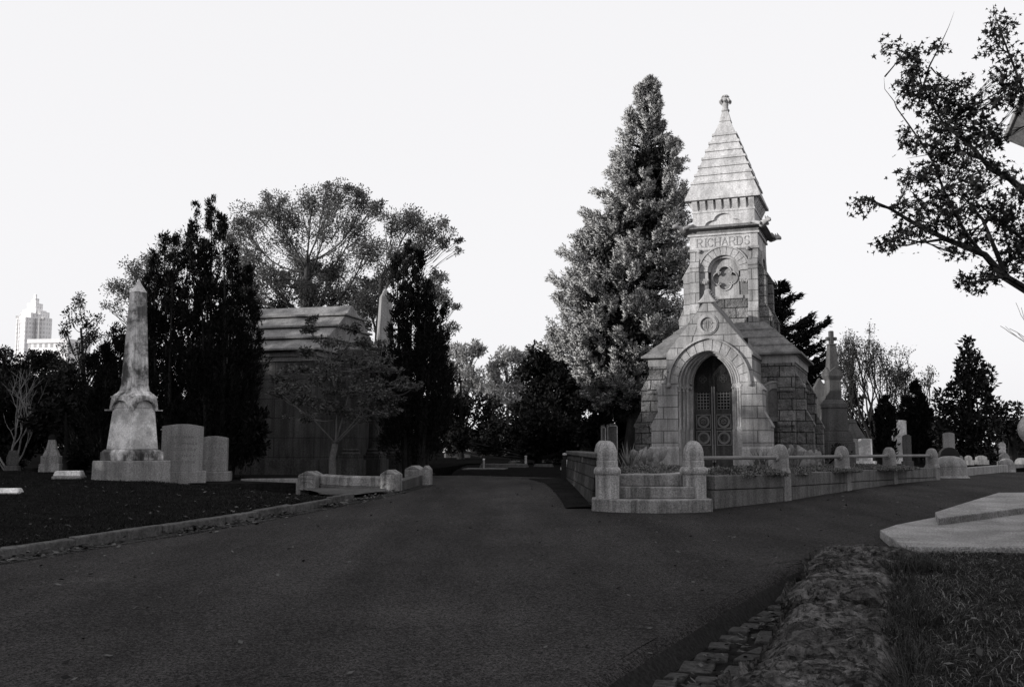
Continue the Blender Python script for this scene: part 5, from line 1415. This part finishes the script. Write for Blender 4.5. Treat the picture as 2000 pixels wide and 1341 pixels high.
# --- upright dark cypress groups
def flame_tree(name, label, Y, spires, leaf, seed, basept, per=1.0, L=.12, W=.032):
    r = np.random.default_rng(seed); b = at(basept[0], basept[1], Y); b.z = gz(b.x,b.y)
    t = thing(name, label, 'cypress', tuple(b)); mb = MB(b); C = []; D = []
    for (tx, ty, bx, by, w_) in spires:
        dY = r.uniform(-.5,.5)
        p1 = np.array(at(tx,ty,Y+dY)); p0 = np.array(at(bx,by,Y+dY)); R_ = w_/F*Y; H = np.linalg.norm(p1-p0)
        mb.tube(bez(np.array(b)+np.array([(p0[0]-b[0])*.5,dY*.5,0]), p1, 0, r, 6, .02), [.09,.07,.05,.035,.02,.006], 5)
        nt_ = int(H*R_*26*1.0) + 10          # tufts along the flame
        for i in range(nt_):
            f = r.random()**.85; w2 = R_*min(1,(1-f)*1.75+.03)*(.55+.45*min(1,f*3+.3))*r.uniform(.45,1.05)
            th = r.uniform(0,2*PI); o = np.array([math.cos(th),math.sin(th),0]); c = p0*(1-f)+p1*f + o*w2
            m = int(70*per); tl = r.uniform(.28,.55)*(.35+.65*min(1,(1-f)*2)); q = r.random(m); ax = o*.28+np.array([0,0,1.0])+r.normal(0,.08,3)
            pts = c + ax*(q*tl)[:,None] + r.normal(0,1,(m,3))*((1-q)*.07+.02)[:,None]
            C.append(pts); D.append(ax + r.normal(0,.35,(m,3)) + o*.3)
    mk('trunk', mb, M['bark'], t, smooth=60); leaves('crown', np.concatenate(C), np.concatenate(D), L, W, M[leaf], t, seed+1, org=b); return t
flame_tree('cypress_tree','big dark many-spired cypress directly right of the obelisk, tallest of the left group',27.6,
  [(414,388,415,900,25),(381,408,385,880,23),(433,426,432,890,24),(456,484,452,900,26),(366,470,370,900,28),(398,480,400,900,36),(484,530,470,910,34),(500,600,480,910,26),(440,560,440,930,50),(404,540,400,930,52),(470,640,462,930,40)],'lf_cyp',121,(420,925),1.0)
flame_tree('cypress_tree','dark cypress whose spires rise immediately behind the obelisk tip',27.6,
  [(320,466,322,900,26),(302,496,305,900,26),(342,472,345,890,24),(286,548,290,900,34),(335,540,335,920,46),(300,610,300,920,46),(357,560,358,920,40)],'lf_cyp',131,(320,925),1.0)
flame_tree('cypress_tree','short dark cypress at the left of the obelisk shaft',28.5,
  [(222,632,222,910,28),(238,650,240,910,28),(205,680,205,915,30),(255,700,255,915,36),(180,700,178,915,30),(190,760,190,915,40)],'lf_cyp',141,(222,920),.9)
flame_tree('cypress_tree','dark cypress between the dark mausoleum and the lane, hiding half of the pale obelisk',30.5,
  [(798,478,800,880,24),(775,506,778,890,24),(819,500,820,880,24),(848,586,842,890,30),(866,602,856,890,24),(835,560,832,900,36),(805,560,805,910,46),(780,600,780,910,44),(830,640,828,910,46),(856,660,850,905,34),(778,690,775,905,34)],'lf_cyp',151,(806,915),1.1)
flame_tree('cypress_tree','small dark cypress in the right background in front of the tall pale stone',44,[(1730,775,1731,900,15),(1720,800,1722,900,13),(1739,800,1738,900,12)],'lf_cyp',161,(1742,905),1.0,.2,.06)
flame_tree('cypress_tree','dark narrow cypress left of the magnolia',47,[(1786,752,1786,895,20),(1772,780,1772,900,18),(1800,775,1800,900,18),(1765,800,1765,900,16),(1812,800,1810,900,18)],'lf_cyp',165,(1786,905),1.0,.2,.06)

# --- wide deciduous trees behind the left group
Y=52
bl = [B(*a) for a in ((530,405,34,Y,-1,0.88),(480,440,42,Y,1,0.93),(556,425,44,Y,2,0.83),(610,398,44,Y,-2,0.78),(655,382,42,Y,1,0.83),(705,395,38,Y,2,0.83),(735,410,24,Y,0,0.88),(640,440,52,Y,-3,0.88),(565,475,52,Y,3,0.93),(500,500,48,Y,-2,0.98),(690,455,44,Y,4,0.88),(450,470,30,Y,2,0.98),(590,520,46,Y,2,0.88),(540,550,46,Y,-2,0.88),(660,520,44,Y,3,0.88),(715,490,40,Y,-3,0.88),(610,570,46,Y,-1,0.88),(520,385,14,Y,2,.8),(553,393,13,Y,0,.8),(700,378,15,Y,1,.8),(680,370,12,Y,-1,.8),(640,366,12,Y,0,.8),(497,418,16,Y,0,.8),(465,432,16,Y,1,.8),(742,398,13,Y,0,.8),(690,570,40,Y,2,0.88),(480,560,40,Y,2,0.98))]
b0 = at(575,870,Y); b0.z=.75
tree('oak_tree','broad airy tree with layered small foliage rising behind the dark mausoleum','tree',b0,at(600,500,Y),.40,bl,100,.15,.065,'lf_mid','bark_mid',171,None,20,.50,.25,.010,.30,-.18,.30,None,.10,1.0)
Y=50
bl = [B(*a) for a in ((768,440,32,Y,0,0.98),(805,432,36,Y,1,0.93),(845,452,34,Y,-1,0.88),(897,468,11,Y,0,.8),(884,452,11,Y,1,.8),(868,436,12,Y,0,.8),(800,424,12,Y,0,.8),(892,600,12,Y,0,.8),(895,490,10,Y,0,.8),(876,472,20,Y,1,0.88),(820,480,36,Y,2,0.88),(775,500,36,Y,-2,0.98),(740,540,38,Y,2,0.98),(850,540,26,Y,0,.8),(865,590,28,Y,1,.8),(845,570,34,Y,-1,.8),(720,590,40,Y,0,0.98),(880,640,22,Y,0,.8),(700,630,36,Y,0,0.98))]
b0 = at(735,870,Y); b0.z=.75
tree('oak_tree','spreading airy tree with pale bent limbs, right half of the crown behind the pale obelisk','tree',b0,at(745,540,Y),.32,bl,100,.15,.065,'lf_mid','bark_mid',181,None,18,.50,.25,.010,.30,-.15,.3,None,.10,1.0)
Y=46
bl = [B(*a) for a in ((345,485,34,Y,0,0.98),(300,510,34,Y,1,0.98),(262,535,34,Y,-1,0.98),(228,560,26,Y,0,0.98),(250,580,36,Y,1,.8),(290,560,40,Y,2,.8),(220,600,22,Y,0,.8),(270,630,40,Y,0,.8),(320,600,40,Y,1,.8))]
b0 = at(300,870,Y); b0.z=.75
tree('oak_tree','lighter fine-leaved tree behind the obelisk, left of the tall cypress spires','tree',b0,at(290,560,Y),.25,bl,80,.13,.055,'lf_mid','bark_mid',191,None,18,.50,.25,.010,.32,-.12,.3,None,.12,1.0)
Y=44
bl = [B(*a) for a in ((152,588,22,Y,0,.9),(140,615,26,Y,1,.9),(176,632,28,Y,-1,.9),(130,650,24,Y,0,.9),(185,660,32,Y,1,.9),(150,680,34,Y,0,.9),(205,690,26,Y,0,.9),(120,700,26,Y,1,.9),(170,715,36,Y,0,.9))]
b0 = at(160,870,Y); b0.z=.7
tree('small_tree','small dark-leaved tree against the sky between the skyscraper and the obelisk','tree',b0,at(158,640,Y),.16,bl,110,.14,.06,'lf_dark','bark',201,None,8,.42,.2,.012,.4,-.1,.3,None,.05)
# --- dark shrub mass at left
shr = [('large dark evergreen shrub mass at the left edge of the picture',[(-20,800,60),(20,780,50),(30,850,60),(-10,880,60),(60,820,50),(20,900,40),(-60,840,70)],33,(10,905)),
       ('dark evergreen shrub around the cross monument on the left',[(90,770,45),(120,790,50),(85,830,40),(140,830,55),(150,770,45),(140,880,50),(60,860,36),(175,840,50),(150,900,30)],33.5,(130,910)),
       ('dark leafy shrub in front of the cross, hiding its arms',[(85,800,26),(110,780,26),(125,810,28),(95,825,24),(142,845,22),(66,825,22),(150,880,22)],28.8,(128,915)),
       ('dark shrub mass immediately behind and left of the obelisk base',[(190,790,50),(215,830,50),(200,880,50),(240,790,45),(240,860,50),(270,830,45),(290,880,40)],32.5,(220,915)),
       ('pale-topped hedge-like shrub below the skyscraper on the left',[(10,720,40),(50,725,40),(90,715,36),(120,735,38),(20,760,40),(70,755,40),(-20,740,40),(210,740,40)],48,(50,880)),
       ('dark shrub filling the gap behind the headstones under the tall cypress',[(340,860,50),(390,850,50),(440,860,50),(480,870,45),(330,800,50),(500,840,40),(460,800,50),(420,820,50)],28.6,(400,915))]
for i,(lb_,bb,Y,bp_) in enumerate(shr):
    bl = [B(px,py,rp,Y,((j*7)%5-2)*.4,1) for j,(px,py,rp) in enumerate(bb)]
    b0 = at(bp_[0],bp_[1],Y); b0.z = gz(b0.x,b0.y)
    tree('evergreen_shrub',lb_,'shrub',b0,at(bp_[0],bp_[1]-110,Y),.10,bl,150,.17,.09,'lf_dark','bark',210+i*3,None,14,.42,.2,.012,.4,-.05,.1)
bgx = [('dark shrub filling the gap behind the small layered maple',[(640,860,40),(690,850,40),(730,860,40),(620,800,40),(680,790,40),(740,800,40),(650,740,40),(710,740,40)],42,(690,900))]
for i,(lb_,bb,Y,bp_) in enumerate(bgx):
    bl = [B(px,py,rp,Y,0,1) for px,py,rp in bb]; b0 = at(bp_[0],bp_[1],Y); b0.z = gz(b0.x,b0.y)
    tree('evergreen_shrub',lb_,'shrub',b0,at(bp_[0],bp_[1]-140,Y),.10,bl,150,.2,.1,'lf_dark','bark',410,None,14,.42,.2,.012,.4,-.05,.1)
bgtree_q = [('dense dark tree mass behind the dark mausoleum roof, under the airy crown',[(470,520,30),(500,560,34),(540,590,34),(590,560,30),(620,590,34),(660,580,32),(700,600,34),(740,600,30),(560,540,26),(650,540,26),(480,600,34),(720,560,26),(610,530,24)],56,(600,560))]
for i,(lb_,bb,Y,bp_) in enumerate(bgtree_q):
    bl = [B(px,py,rp,Y,0,.8) for px,py,rp in bb]; b0 = at(bp_[0],870,Y); b0.z = gz(b0.x,b0.y)
    tree('dark_tree',lb_,'tree',b0,at(bp_[0],bp_[1],Y),.3,bl,80,.22,.1,'lf_mid2','bark',430,None,14,.46,.2,.012,.4,-.1,.3,None,.12)
# --- centre background
def bgtree(name, lb_, bb, Y, bpx, leaf, seed, per=110, L=.28, W=.14, sub=9, top=None, rz=1, gap=0, bark='bark', cat='tree', r0=.2, subr=.42):
    bl = [B(px,py,rp,Y,((j*7)%5-2)*.5,rz) for j,(px,py,rp) in enumerate(bb)]
    b0 = at(bpx,870,Y); b0.z = gz(b0.x,b0.y); mn = min(b[1] for b in bb)
    return tree(name,lb_,cat,b0,at(bpx,(top or mn+25),Y),r0,bl,per,L,W,leaf,bark,seed,None,sub,subr,.2,.018,.4,-.1,.25,None,gap)
bgtree('sunlit_tree','bright sunlit tree above the lane, nearer the dark cypress',[(905,692,24),(930,685,22),(890,720,26),(925,725,28),(900,755,30),(878,770,24),(935,760,26),(868,690,16)],80,905,'lf_lt',231,90,.30,.14,9,gap=.12,bark='bark_mid')
bgtree('sunlit_tree','pale sunlit tree above the lane, next to the tall feathery conifer',[(985,705,24),(1012,695,22),(1030,690,16),(965,735,28),(1000,740,34),(980,775,34),(1015,780,30),(955,770,24)],84,990,'lf_lt',234,110,.30,.14,9,gap=.05,bark='bark_mid')
bgtree('evergreen_tree','dark rounded evergreen below the feathery conifer, right of the lane end',[(1048,695,22),(1040,730,32),(1075,720,34),(1105,745,40),(1050,770,44),(1100,790,46),(1030,800,40),(1140,770,40)],48,1070,'lf_dark',237,150,.24,.12,14,cat='tree')
bgtree('evergreen_shrub','large dark shrub at the end of the lane left of the rubble wall',[(900,868,22),(930,872,20),(880,872,20),(960,874,20),(1010,835,44),(1060,840,46),(1110,840,46),(970,850,34),(1040,870,30),(1090,880,30),(1140,850,40)],46,1050,'lf_dark',240,150,.2,.10,14,cat='shrub')
bgtree('evergreen_shrub','dark shrub between the rubble wall and the left side of the spired mausoleum',[(1160,800,44),(1200,790,44),(1230,800,36),(1180,840,44),(1220,850,40),(1150,850,30),(1250,830,30)],43,1190,'lf_dark',243,130,.2,.10,13,cat='shrub')
bgtree('dark_tree','dim dark tree left of the lane beyond the pale tomb roof',[(850,790,34),(880,800,34),(910,795,34),(940,800,34),(960,820,30),(900,835,34),(860,840,30),(935,850,30),(875,745,26),(850,720,22)],62,900,'lf_dark',246,90,.26,.13,11,gap=.1)
bgtree('flowering_plant','clump of white flower plumes under the dark evergreen at the lane end',[(985,862,10),(1000,858,9),(1012,860,9),(1022,866,9),(995,872,12)],47,1000,'lf_lt',249,14,.14,.05,5,cat='plant',r0=.03)
# --- right background
bgtree('magnolia_tree','dense dark cone-shaped magnolia standing alone at the right','tree' and [(1893,668,16),(1885,690,24),(1905,700,26),(1878,720,30),(1910,735,34),(1890,750,38),(1862,765,30),(1925,770,34),(1850,800,34),(1885,800,42),(1925,810,38),(1945,800,24),(1865,840,40),(1910,850,42),(1945,840,30),(1840,835,24),(1885,880,34),(1925,880,30)],46,1893,'lf_mag',252,46,.24,.11,12,top=690,r0=.16,subr=.36)
bgtree('dark_tree','dark low tree behind the far lot at the right edge of the picture',[(1960,830,30),(1985,820,26),(1975,860,28),(2010,840,34),(1990,790,16),(1960,795,14)],52,1975,'lf_dark',255,60,.24,.12,9,gap=.1,r0=.3)
bgtree('evergreen_shrub','dark undergrowth in the right background behind the bright white slab',[(1650,850,26),(1690,830,26),(1720,850,26),(1700,870,24),(1760,840,26),(1650,800,24),(1740,870,24),(1800,850,30),(1670,770,20),(1830,860,24)],54,1700,'lf_dark',258,80,.24,.12,11,cat='shrub')
def bare(name, label, cat, base, starts, bark, seed, leaf=None, depth=5, group=None, leafn=0, L=.15, W=.08, spread=.5, upw=.25, shrink=.72):
    r = np.random.default_rng(seed); t = thing(name, label, cat, tuple(base), 0, group); mb = MB(base); tips = []
    def grow(p, d, l, rad, k):
        pts = [p]; dd = d.copy()
        for i in range(4):
            dd = unit((dd + r.normal(0,.10,3) + np.array([0,0,upw*.15]))[None])[0]; pts.append(pts[-1]+dd*l/4)
        mb.tube(pts, [rad*(1-.35*i/4) for i in range(5)], 5 if rad > .02 else 4)
        tips.extend(pts[2:] if k < depth-1 else [])
        if k == 0: return
        for i in range(int(r.integers(2,4))):
            nd_ = unit((dd + r.normal(0,spread,3) + np.array([0,0,upw]))[None])[0]
            grow(pts[-1] if i < 2 else pts[2], nd_, l*shrink*r.uniform(.8,1.15), rad*.62, k-1)
    for d, l, rad in starts: grow(np.array(base,float), unit(np.array([d],float))[0], l, rad, depth)
    mk('trunk', mb, M[bark], t, smooth=60)
    if leafn:
        T_ = np.array(tips); ii = r.integers(0,len(T_),leafn); C = T_[ii] + r.normal(0,.12,(leafn,3))
        leaves('crown', C, r.normal(0,1,(leafn,3)), L, W, M[leaf], t, seed+1, org=base)
    return t
Y=50; b0 = at(1712,895,Y); b0.z = .72
bare('bare_tree','many-stemmed half-bare tree fanning up behind the bright white slab','tree',b0,[((-.55,.1,1),2.2,.07),((-.40,-.3,1),2.3,.07),((-.25,.2,1),2.4,.08),((-.1,-.2,1),2.4,.08),((.02,.2,1),2.4,.08),((.14,-.1,1),2.4,.08),((.28,.2,1),2.3,.08),((.42,-.2,1),2.2,.07),((.58,0,1),2.1,.07),((-.7,0,1),2.0,.06),((.75,.1,1),1.9,.06)],'bark',261,'lf_mid2',5,None,9000,.12,.055,.20,.34,.66)
Y=60; b0 = at(1800,895,Y); b0.z = .72
bare('bare_tree','faint thin twiggy tree between the half-bare tree and the magnolia','tree',b0,[((-.3,.1,1),2.4,.08),((0,.1,1),2.6,.08),((.35,0,1),2.3,.08)],'bark_mid',264,'lf_mid',4,None,900,.16,.08,.34,.22,.7)
Y=21; b0 = at(2012,905,Y); b0.z = gz(b0.x,b0.y)
bare('bare_tree','pale bare-branched tree at the right edge below the maple','tree',b0,[((-.10,0,1),2.1,.07),((.1,0,1),2.1,.07)],'bark_pale',269,None,4,None,0,spread=.30,upw=.2,shrink=.78)
Y=31; b0 = at(20,860,Y); b0.z = gz(b0.x,b0.y)
bare('bare_tree','pale bare-stemmed shrub with forking white branches at the left edge','tree',b0,[((-.3,0,1),1.15,.035),((.05,0,1),1.3,.04),((.35,-.1,1),1.25,.04),((.6,-.1,1),1.1,.035),((-.6,0,1),1.,.03)],'bark_pale',271,'lf_dark',4,None,0,spread=.34,upw=.2,shrink=.72)

# --- small maple in front of the dark mausoleum
Y=25.6; r = np.random.default_rng(281)
b0 = at(650,925,Y); b0.z = .66
t = thing('small_maple','small layered maple with pale forking stems in front of the dark mausoleum','tree',tuple(b0)); mb = MB(b0)
fork = np.array(at(655,866,Y)); mb.tube([np.array(b0), np.array(at(649,895,Y)), fork],[.10,.085,.08],8)
bl2 = [(605,642,16),(612,622,9),(640,670,28),(675,690,30),(705,665,22),(725,700,30),(700,725,34),(660,725,34),(620,730,28),(585,720,22),(750,720,26),(745,750,30),(790,748,18),(810,756,14),(700,765,30),(650,765,28),(720,800,20),(770,775,22),(590,760,26),(620,790,26),(665,800,26),(600,815,22),(690,815,20),(740,785,22),(556,740,18),(545,765,22),(740,680,20),(690,640,16),(640,710,26),(575,775,24),(762,800,14),(600,690,18)]
C=[];D=[];prim=[]
for (px,py,rp) in sorted(bl2, key=lambda q:(q[:2] not in ((640,670),(705,665),(575,775),(745,750),(720,800)))):
    dY = r.uniform(-1.1,1.1); c = np.array(at(px,py,Y+dY)); rad = rp/F*Y
    if len(prim) < 25: lb = bez(fork + r.normal(0,.02,3), c, -.14, r, 8, .06); mb.tube(lb, [.030,.027,.024,.020,.016,.012,.008,.004], 6); prim.extend(lb[2:7])
    else:
        pp = np.array(prim); st = pp[np.argmin(((pp-c)**2).sum(1)+np.maximum(0,pp[:,2]-c[2])*3)]; lb = bez(st, c, -.08, r, 8, .07); mb.tube(lb, [.014,.013,.012,.010,.009,.007,.005,.003], 5); prim.extend(lb[3:7])
    for k in range(8):
        q = r.normal(0,.5,3)*rad*np.array([1.1,1.1,.55]); e = c+q
        mb.tube(bez(lb[r.integers(4,8)], e, -.05, r, 4, .08),[.010,.008,.006,.003],4)
        n = 44; q2,u2 = inball(r,n,.6); C.append(e+q2*rad*np.array([.5,.5,.22])); D.append(u2*np.array([1,1,.3])+r.normal(0,.3,(n,3))-np.array([0,0,.15]))
mk('trunk', mb, M['stem'], t, smooth=60); leaves('crown', np.concatenate(C), np.concatenate(D), .085,.05, M['lf_small'], t, 282, org=b0)

# --- foreground maple reaching in from the right
Y0 = 9.5
def mp(px,py,dY=0): return np.array(at(px,py,Y0+dY))
tb_ = mp(2230,1010,1.0); tb_[2] = .3
t = thing('maple_tree','dark star-leaved maple whose branches reach in from the right edge against the sky','tree',tuple(tb_)); mb = MB(tb_); r = np.random.default_rng(301)
j1, j2 = mp(2140,640,.6), mp(2150,470,.6)
mb.tube([tb_, mp(2190,820,.8), j1, j2, mp(2120,260,.4)],[.15,.125,.10,.08,.05],10)
brs = [([j1,mp(2010,566),mp(1962,532),mp(1920,497),mp(1850,466,-.2),mp(1790,430,-.3),mp(1745,408,-.4),mp(1690,392,-.5),mp(1672,392,-.5)],.055),
 ([j2,mp(2010,388,.3),mp(1975,352,.3),mp(1940,322,.3),mp(1905,290,.2),mp(1850,240,.1),mp(1802,172),mp(1790,120)],.05),
 ([mp(1920,497),mp(1890,462),mp(1862,420),mp(1840,370,.1),mp(1820,320,.2),mp(1797,280,.2),mp(1776,248,.3),mp(1754,215,.3),mp(1745,190,.3),mp(1731,168,.3),mp(1728,150,.3)],.020),
 ([mp(1802,172),mp(1818,132),mp(1830,98),mp(1846,70),mp(1852,45),mp(1866,20)],.011),
 ([mp(2120,260,.4),mp(2040,230,.4),mp(1990,170,.3),mp(1962,100,.3),mp(1945,40,.3),mp(1938,15,.3)],.026),
 ([mp(1962,532),mp(1930,430,.3),mp(1885,392,.4),mp(1850,360,.5)],.026),
 ([j2,mp(2005,470,.5),mp(1950,440,.5),mp(1900,402,.5),mp(1830,420,.5)],.03),
 ([mp(1850,466,-.2),mp(1800,470,-.3),mp(1750,470,-.3),mp(1722,470,-.3)],.016),
 ([mp(2010,566),mp(1960,545,-.2),mp(1910,550,-.3),mp(1872,560,-.3)],.02),
 ([mp(1940,322,.3),mp(1880,300,.3),mp(1820,300,.4),mp(1775,310,.4)],.016),
 ([mp(1790,120),mp(1760,100),mp(1725,96)],.008)]
for pts, r0 in brs:
    m = len(pts); mb.tube([pts[0]]+[p+r.normal(0,.018,3) for p in pts[1:]], [r0*(1-.94*(k/(m-1))**.8) for k in range(m)], 7)
cl = [(1735,96,12),(1765,105,20),(1790,120,24),(1830,90,12),(1780,150,30),(1770,180,24),(1800,185,34),(1830,165,12),(1850,180,30),(1880,170,22),(1840,215,40),(1880,210,40),(1915,215,34),(1895,250,44),(1850,255,40),(1930,245,30),(1770,265,16),(1785,285,20),(1820,285,32),(1860,290,42),(1905,290,44),(1945,270,28),(1830,330,32),(1870,335,40),(1915,335,40),(1800,345,24),(1775,350,14),(1840,375,34),(1900,375,30),(1960,335,20),(1930,400,36),(1970,410,32),(1995,440,36),(1960,440,30),(1900,420,24),(1850,420,26),(1810,400,22),(1765,405,20),(1790,415,16),(1680,395,13),(1695,392,10),(1730,470,18),(1760,455,22),(1745,480,14),(1790,455,18),(1830,440,24),(1870,450,24),(1860,495,18),(1900,470,30),(1980,480,36),(1960,510,26),(1995,505,30),(1880,555,16),(1905,552,20),(1930,540,22),(1950,535,18),(1945,40,16),(1940,65,16),(1935,95,16),(1960,80,14),(1975,50,12),(1985,110,18),(1950,150,24),(1970,175,24),(1990,160,20),(1955,190,20),(1990,200,16),(1990,380,26),(1990,470,30),(1880,480,14)]
CC=[];DD=[]
allp = [p for pts,_ in brs for p in pts]
AP_ = np.array(allp)
for (px,py,rp) in cl:
    c = mp(px,py,r.uniform(-.5,.6)); rad = rp/F*Y0
    near = AP_[np.argmin(((AP_-c)**2).sum(1))]; lb = bez(near, c, -.03, r, 5, .06); mb.tube(lb,[.009,.007,.006,.004,.003],4)
    ns = max(3,int(rp*.42))
    for k in range(ns):
        q,_u = inball(r,1,.5); e = c+q[0]*rad; st = lb[r.integers(1,5)]
        mb.tube(bez(st,e,-.03,r,3,.08),[.004,.003,.0015],3)
        n = int(r.integers(7,13)); CC.append(e + r.normal(0,.045,(n,3))); DD.append(r.normal(0,.55,(n,3))+np.array([0,0,-.25])+unit(q)[0]*.4)
mk('trunk', mb, M['bark'], t, smooth=60)
CC=np.concatenate(CC)-tb_; DD=unit(np.concatenate(DD)); n=len(CC)
S_=unit(np.cross(DD,r.normal(0,1,(n,3)))); N_=np.cross(DD,S_)
pat=[(0,.0),(-.25,.42),(.10,.26),(.30,.62),(.36,.20),(1.0,.0),(.36,-.20),(.30,-.62),(.10,-.26),(-.25,-.42)]
sz=.047*r.uniform(.5,1.35,n)
fold=r.uniform(-.5,.9,n)
V=np.stack([CC + DD*(sz*a)[:,None] + S_*(sz*b)[:,None] + N_*(sz*fold*abs(b))[:,None] for a,b in pat],1).reshape(-1,3)
npmesh('crown', V, np.arange(n*10).reshape(n,10), M['lf_maple'], t)

# --- plants in the mausoleum bed
def cover(name, n, seed, region, h, L=.10, W=.05, mat='lf_cover'):
    r = np.random.default_rng(seed); C=[];D=[]
    for (cx,cy,rx,ry,hh) in region:
        k = int(n*rx*ry); q = r.uniform(-1,1,(k,2)); q = q[(q**2).sum(1) < 1]
        x = cx+q[:,0]*rx; y = cy+q[:,1]*ry
        bump = np.array([noise.noise(Vector((a*2.6,b*2.6,seed))) for a,b in zip(x,y)])
        z = TOPW-.05 + hh*(1-(q**2).sum(1))**.5*(.65+.6*bump)*r.random(len(x))**.35
        C.append(np.column_stack([x,y,z])); D.append(r.normal(0,.7,(len(x),3))+np.array([0,0,.5]))
    return leaves(name, np.concatenate(C), np.concatenate(D), L, W, M[mat], None, seed+1, 'stuff')
mp_ = lambda px, Y: at(px,870,Y).x
cover('ground_cover', 15000, 311, [(mp_(1245,20.8),20.7,.75,.9,.24),(mp_(1285,21.3),21.6,.9,.9,.22),(mp_(1300,23),22.8,.8,.9,.18),(mp_(1420,20.4),20.2,.5,.6,.26),(mp_(1465,21),20.8,.7,.6,.24),(mp_(1500,22),22.0,.9,.8,.18),(mp_(1580,24),24,1.2,1.0,.14),(mp_(1670,27),27,1.6,1.6,.12)], .2, .055, .03)
M['pad'] = stone('cactus_pad', .22, mott=.3, grain=.3, gscale=40)
pm = bpy.data.meshes.new('pad')
bm = bmesh.new(); bmesh.ops.create_uvsphere(bm, u_segments=12, v_segments=8, radius=1)
for v in bm.verts:
    v.co.x *= .095*(.8+.25*v.co.z); v.co.y *= .028; v.co.z = v.co.z*.15+.14
bm.to_mesh(pm); bm.free(); pm.materials.append(M['pad']); pm.polygons.foreach_set('use_smooth',[True]*len(pm.polygons))
def cactus(label, X, Y, n, seed, w, hmax, sc=1.0):
    r = random.Random(seed); t = thing('prickly_pear', label, 'cactus', (X,Y,TOPW-.04), 0, None); tops = []
    for k in range(n):
        o = bpy.data.objects.new('pad', pm); COL.objects.link(o); o.parent = t
        if k < n*.5 or not tops: loc = Vector((r.uniform(-w,w), r.uniform(-.25,.25), r.uniform(-.03,.03)))
        else: loc = r.choice(tops)
        a = r.uniform(-.6,.6); s_ = sc*r.uniform(.75,1.2)
        o.location = loc; o.rotation_euler = (r.uniform(-.3,.3), a, r.uniform(-1.1,1.1)); o.scale = (s_,s_,s_)
        tp = loc + Vector((math.sin(a)*.24*s_, 0, math.cos(a)*.24*s_))
        if tp.z < hmax: tops.append(tp)
cactus('clump of prickly pear pads left of the doorway beside the porch buttress', mp_(1262,23.6), 23.6, 30, 5, .42, .36)
cactus('clump of prickly pear pads right of the porch, behind the second fence post', mp_(1560,24.6), 24.6, 30, 8, .50, .38)
def spiky(label, X, Y, n, h, seed, mat='lf_cover'):
    r = np.random.default_rng(seed); t = thing('spiky_plant', label, 'plant', (X,Y,TOPW-.04))
    C = np.column_stack([r.normal(0,.08,n), r.normal(0,.08,n), np.zeros(n)]); D = np.column_stack([r.normal(0,.35,n), r.normal(0,.35,n), np.ones(n)])
    leaves('foliage', C, D, h, .035, M[mat], t, seed+1); return t
spiky('spiky-leaved plant standing behind the left gate post', mp_(1228,22.6), 22.6, 70, .6, 321)
spiky('small spiky plant at the right foot of the porch', mp_(1487,23.9), 23.9, 60, .5, 331)
spiky('tiny spiky tuft beside the prickly pear right of the porch', mp_(1540,24.2), 24.2, 50, .5, 341)
bgtree('low_shrub','low dark shrub in the bed in front of the cross-topped obelisk',[(1625,885,26),(1605,880,22),(1650,890,20),(1640,878,18)],30,1625,'lf_dark',351,120,.1,.05,8,cat='shrub',r0=.03)
# far wood closing the horizon
r = np.random.default_rng(361); C=[];D=[]
for k in range(420):
    px = r.uniform(-300,2300); Y = r.uniform(115,150); top = 838 + 14*math.sin(px*.013)+10*math.sin(px*.041+1) + (-18 if px < 700 else 0)
    c = np.array(at(px, r.uniform(top,880), Y)); m = 70; q,u = inball(r,m,.5); C.append(c+q*np.array([2.2,2.2,1.5])); D.append(u+r.normal(0,.4,(m,3)))
leaves('far_wood', np.concatenate(C), np.concatenate(D), .8,.45, M['lf_dark'], None, 362, 'stuff')
setp(bpy.data.objects['far_wood'],'far belt of dark trees along the horizon','trees')
# belt of trees beyond the lawn, to the left outside the picture: it shades the ground from the low sun
r = np.random.default_rng(371); C=[];D=[]
for k in range(900):
    y = r.uniform(-34,30); x = -31 + r.normal(0,1.5) + max(0,-y-5)*.25; h = 9.6 + 1.3*noise.noise(Vector((y*.22,0,3))) + .5*noise.noise(Vector((y*.9,1,3)))
    z = h*r.random()**.75; m = 46; q,u = inball(r,m,.5); C.append(np.array([x,y,z])+q*1.1); D.append(u+r.normal(0,.5,(m,3)))
leaves('tree_belt', np.concatenate(C), np.concatenate(D), .62,.40, M['lf_dark'], None, 372, 'stuff')
setp(bpy.data.objects['tree_belt'],'belt of trees on the left beyond the lawn','trees')
for n_, l_, c_ in (('grass','rough dry grass on the bank right of the rock wall','grass'),('dry_grass','pale straw lying in the rough grass bank','grass'),('tuft_grass','longer grass tufts along the rock wall edge','grass'),('lawn_grass','dark mown grass of the left lawn','grass'),('gutter_leaves','leaf litter between the gutter stones under the rock wall','leaves'),('fallen_leaves','fallen leaves heaped along the left kerb','leaves'),('road_leaves','scattered leaf bits on the asphalt','leaves'),('terrace_leaves','fallen leaves lying in the grass bank','leaves'),('lawn_leaves','fallen leaves scattered on the left lawn','leaves'),('ground_cover','low spreading plants filling the bed around the mausoleum','ground cover')):
    setp(bpy.data.objects[n_], l_, c_)
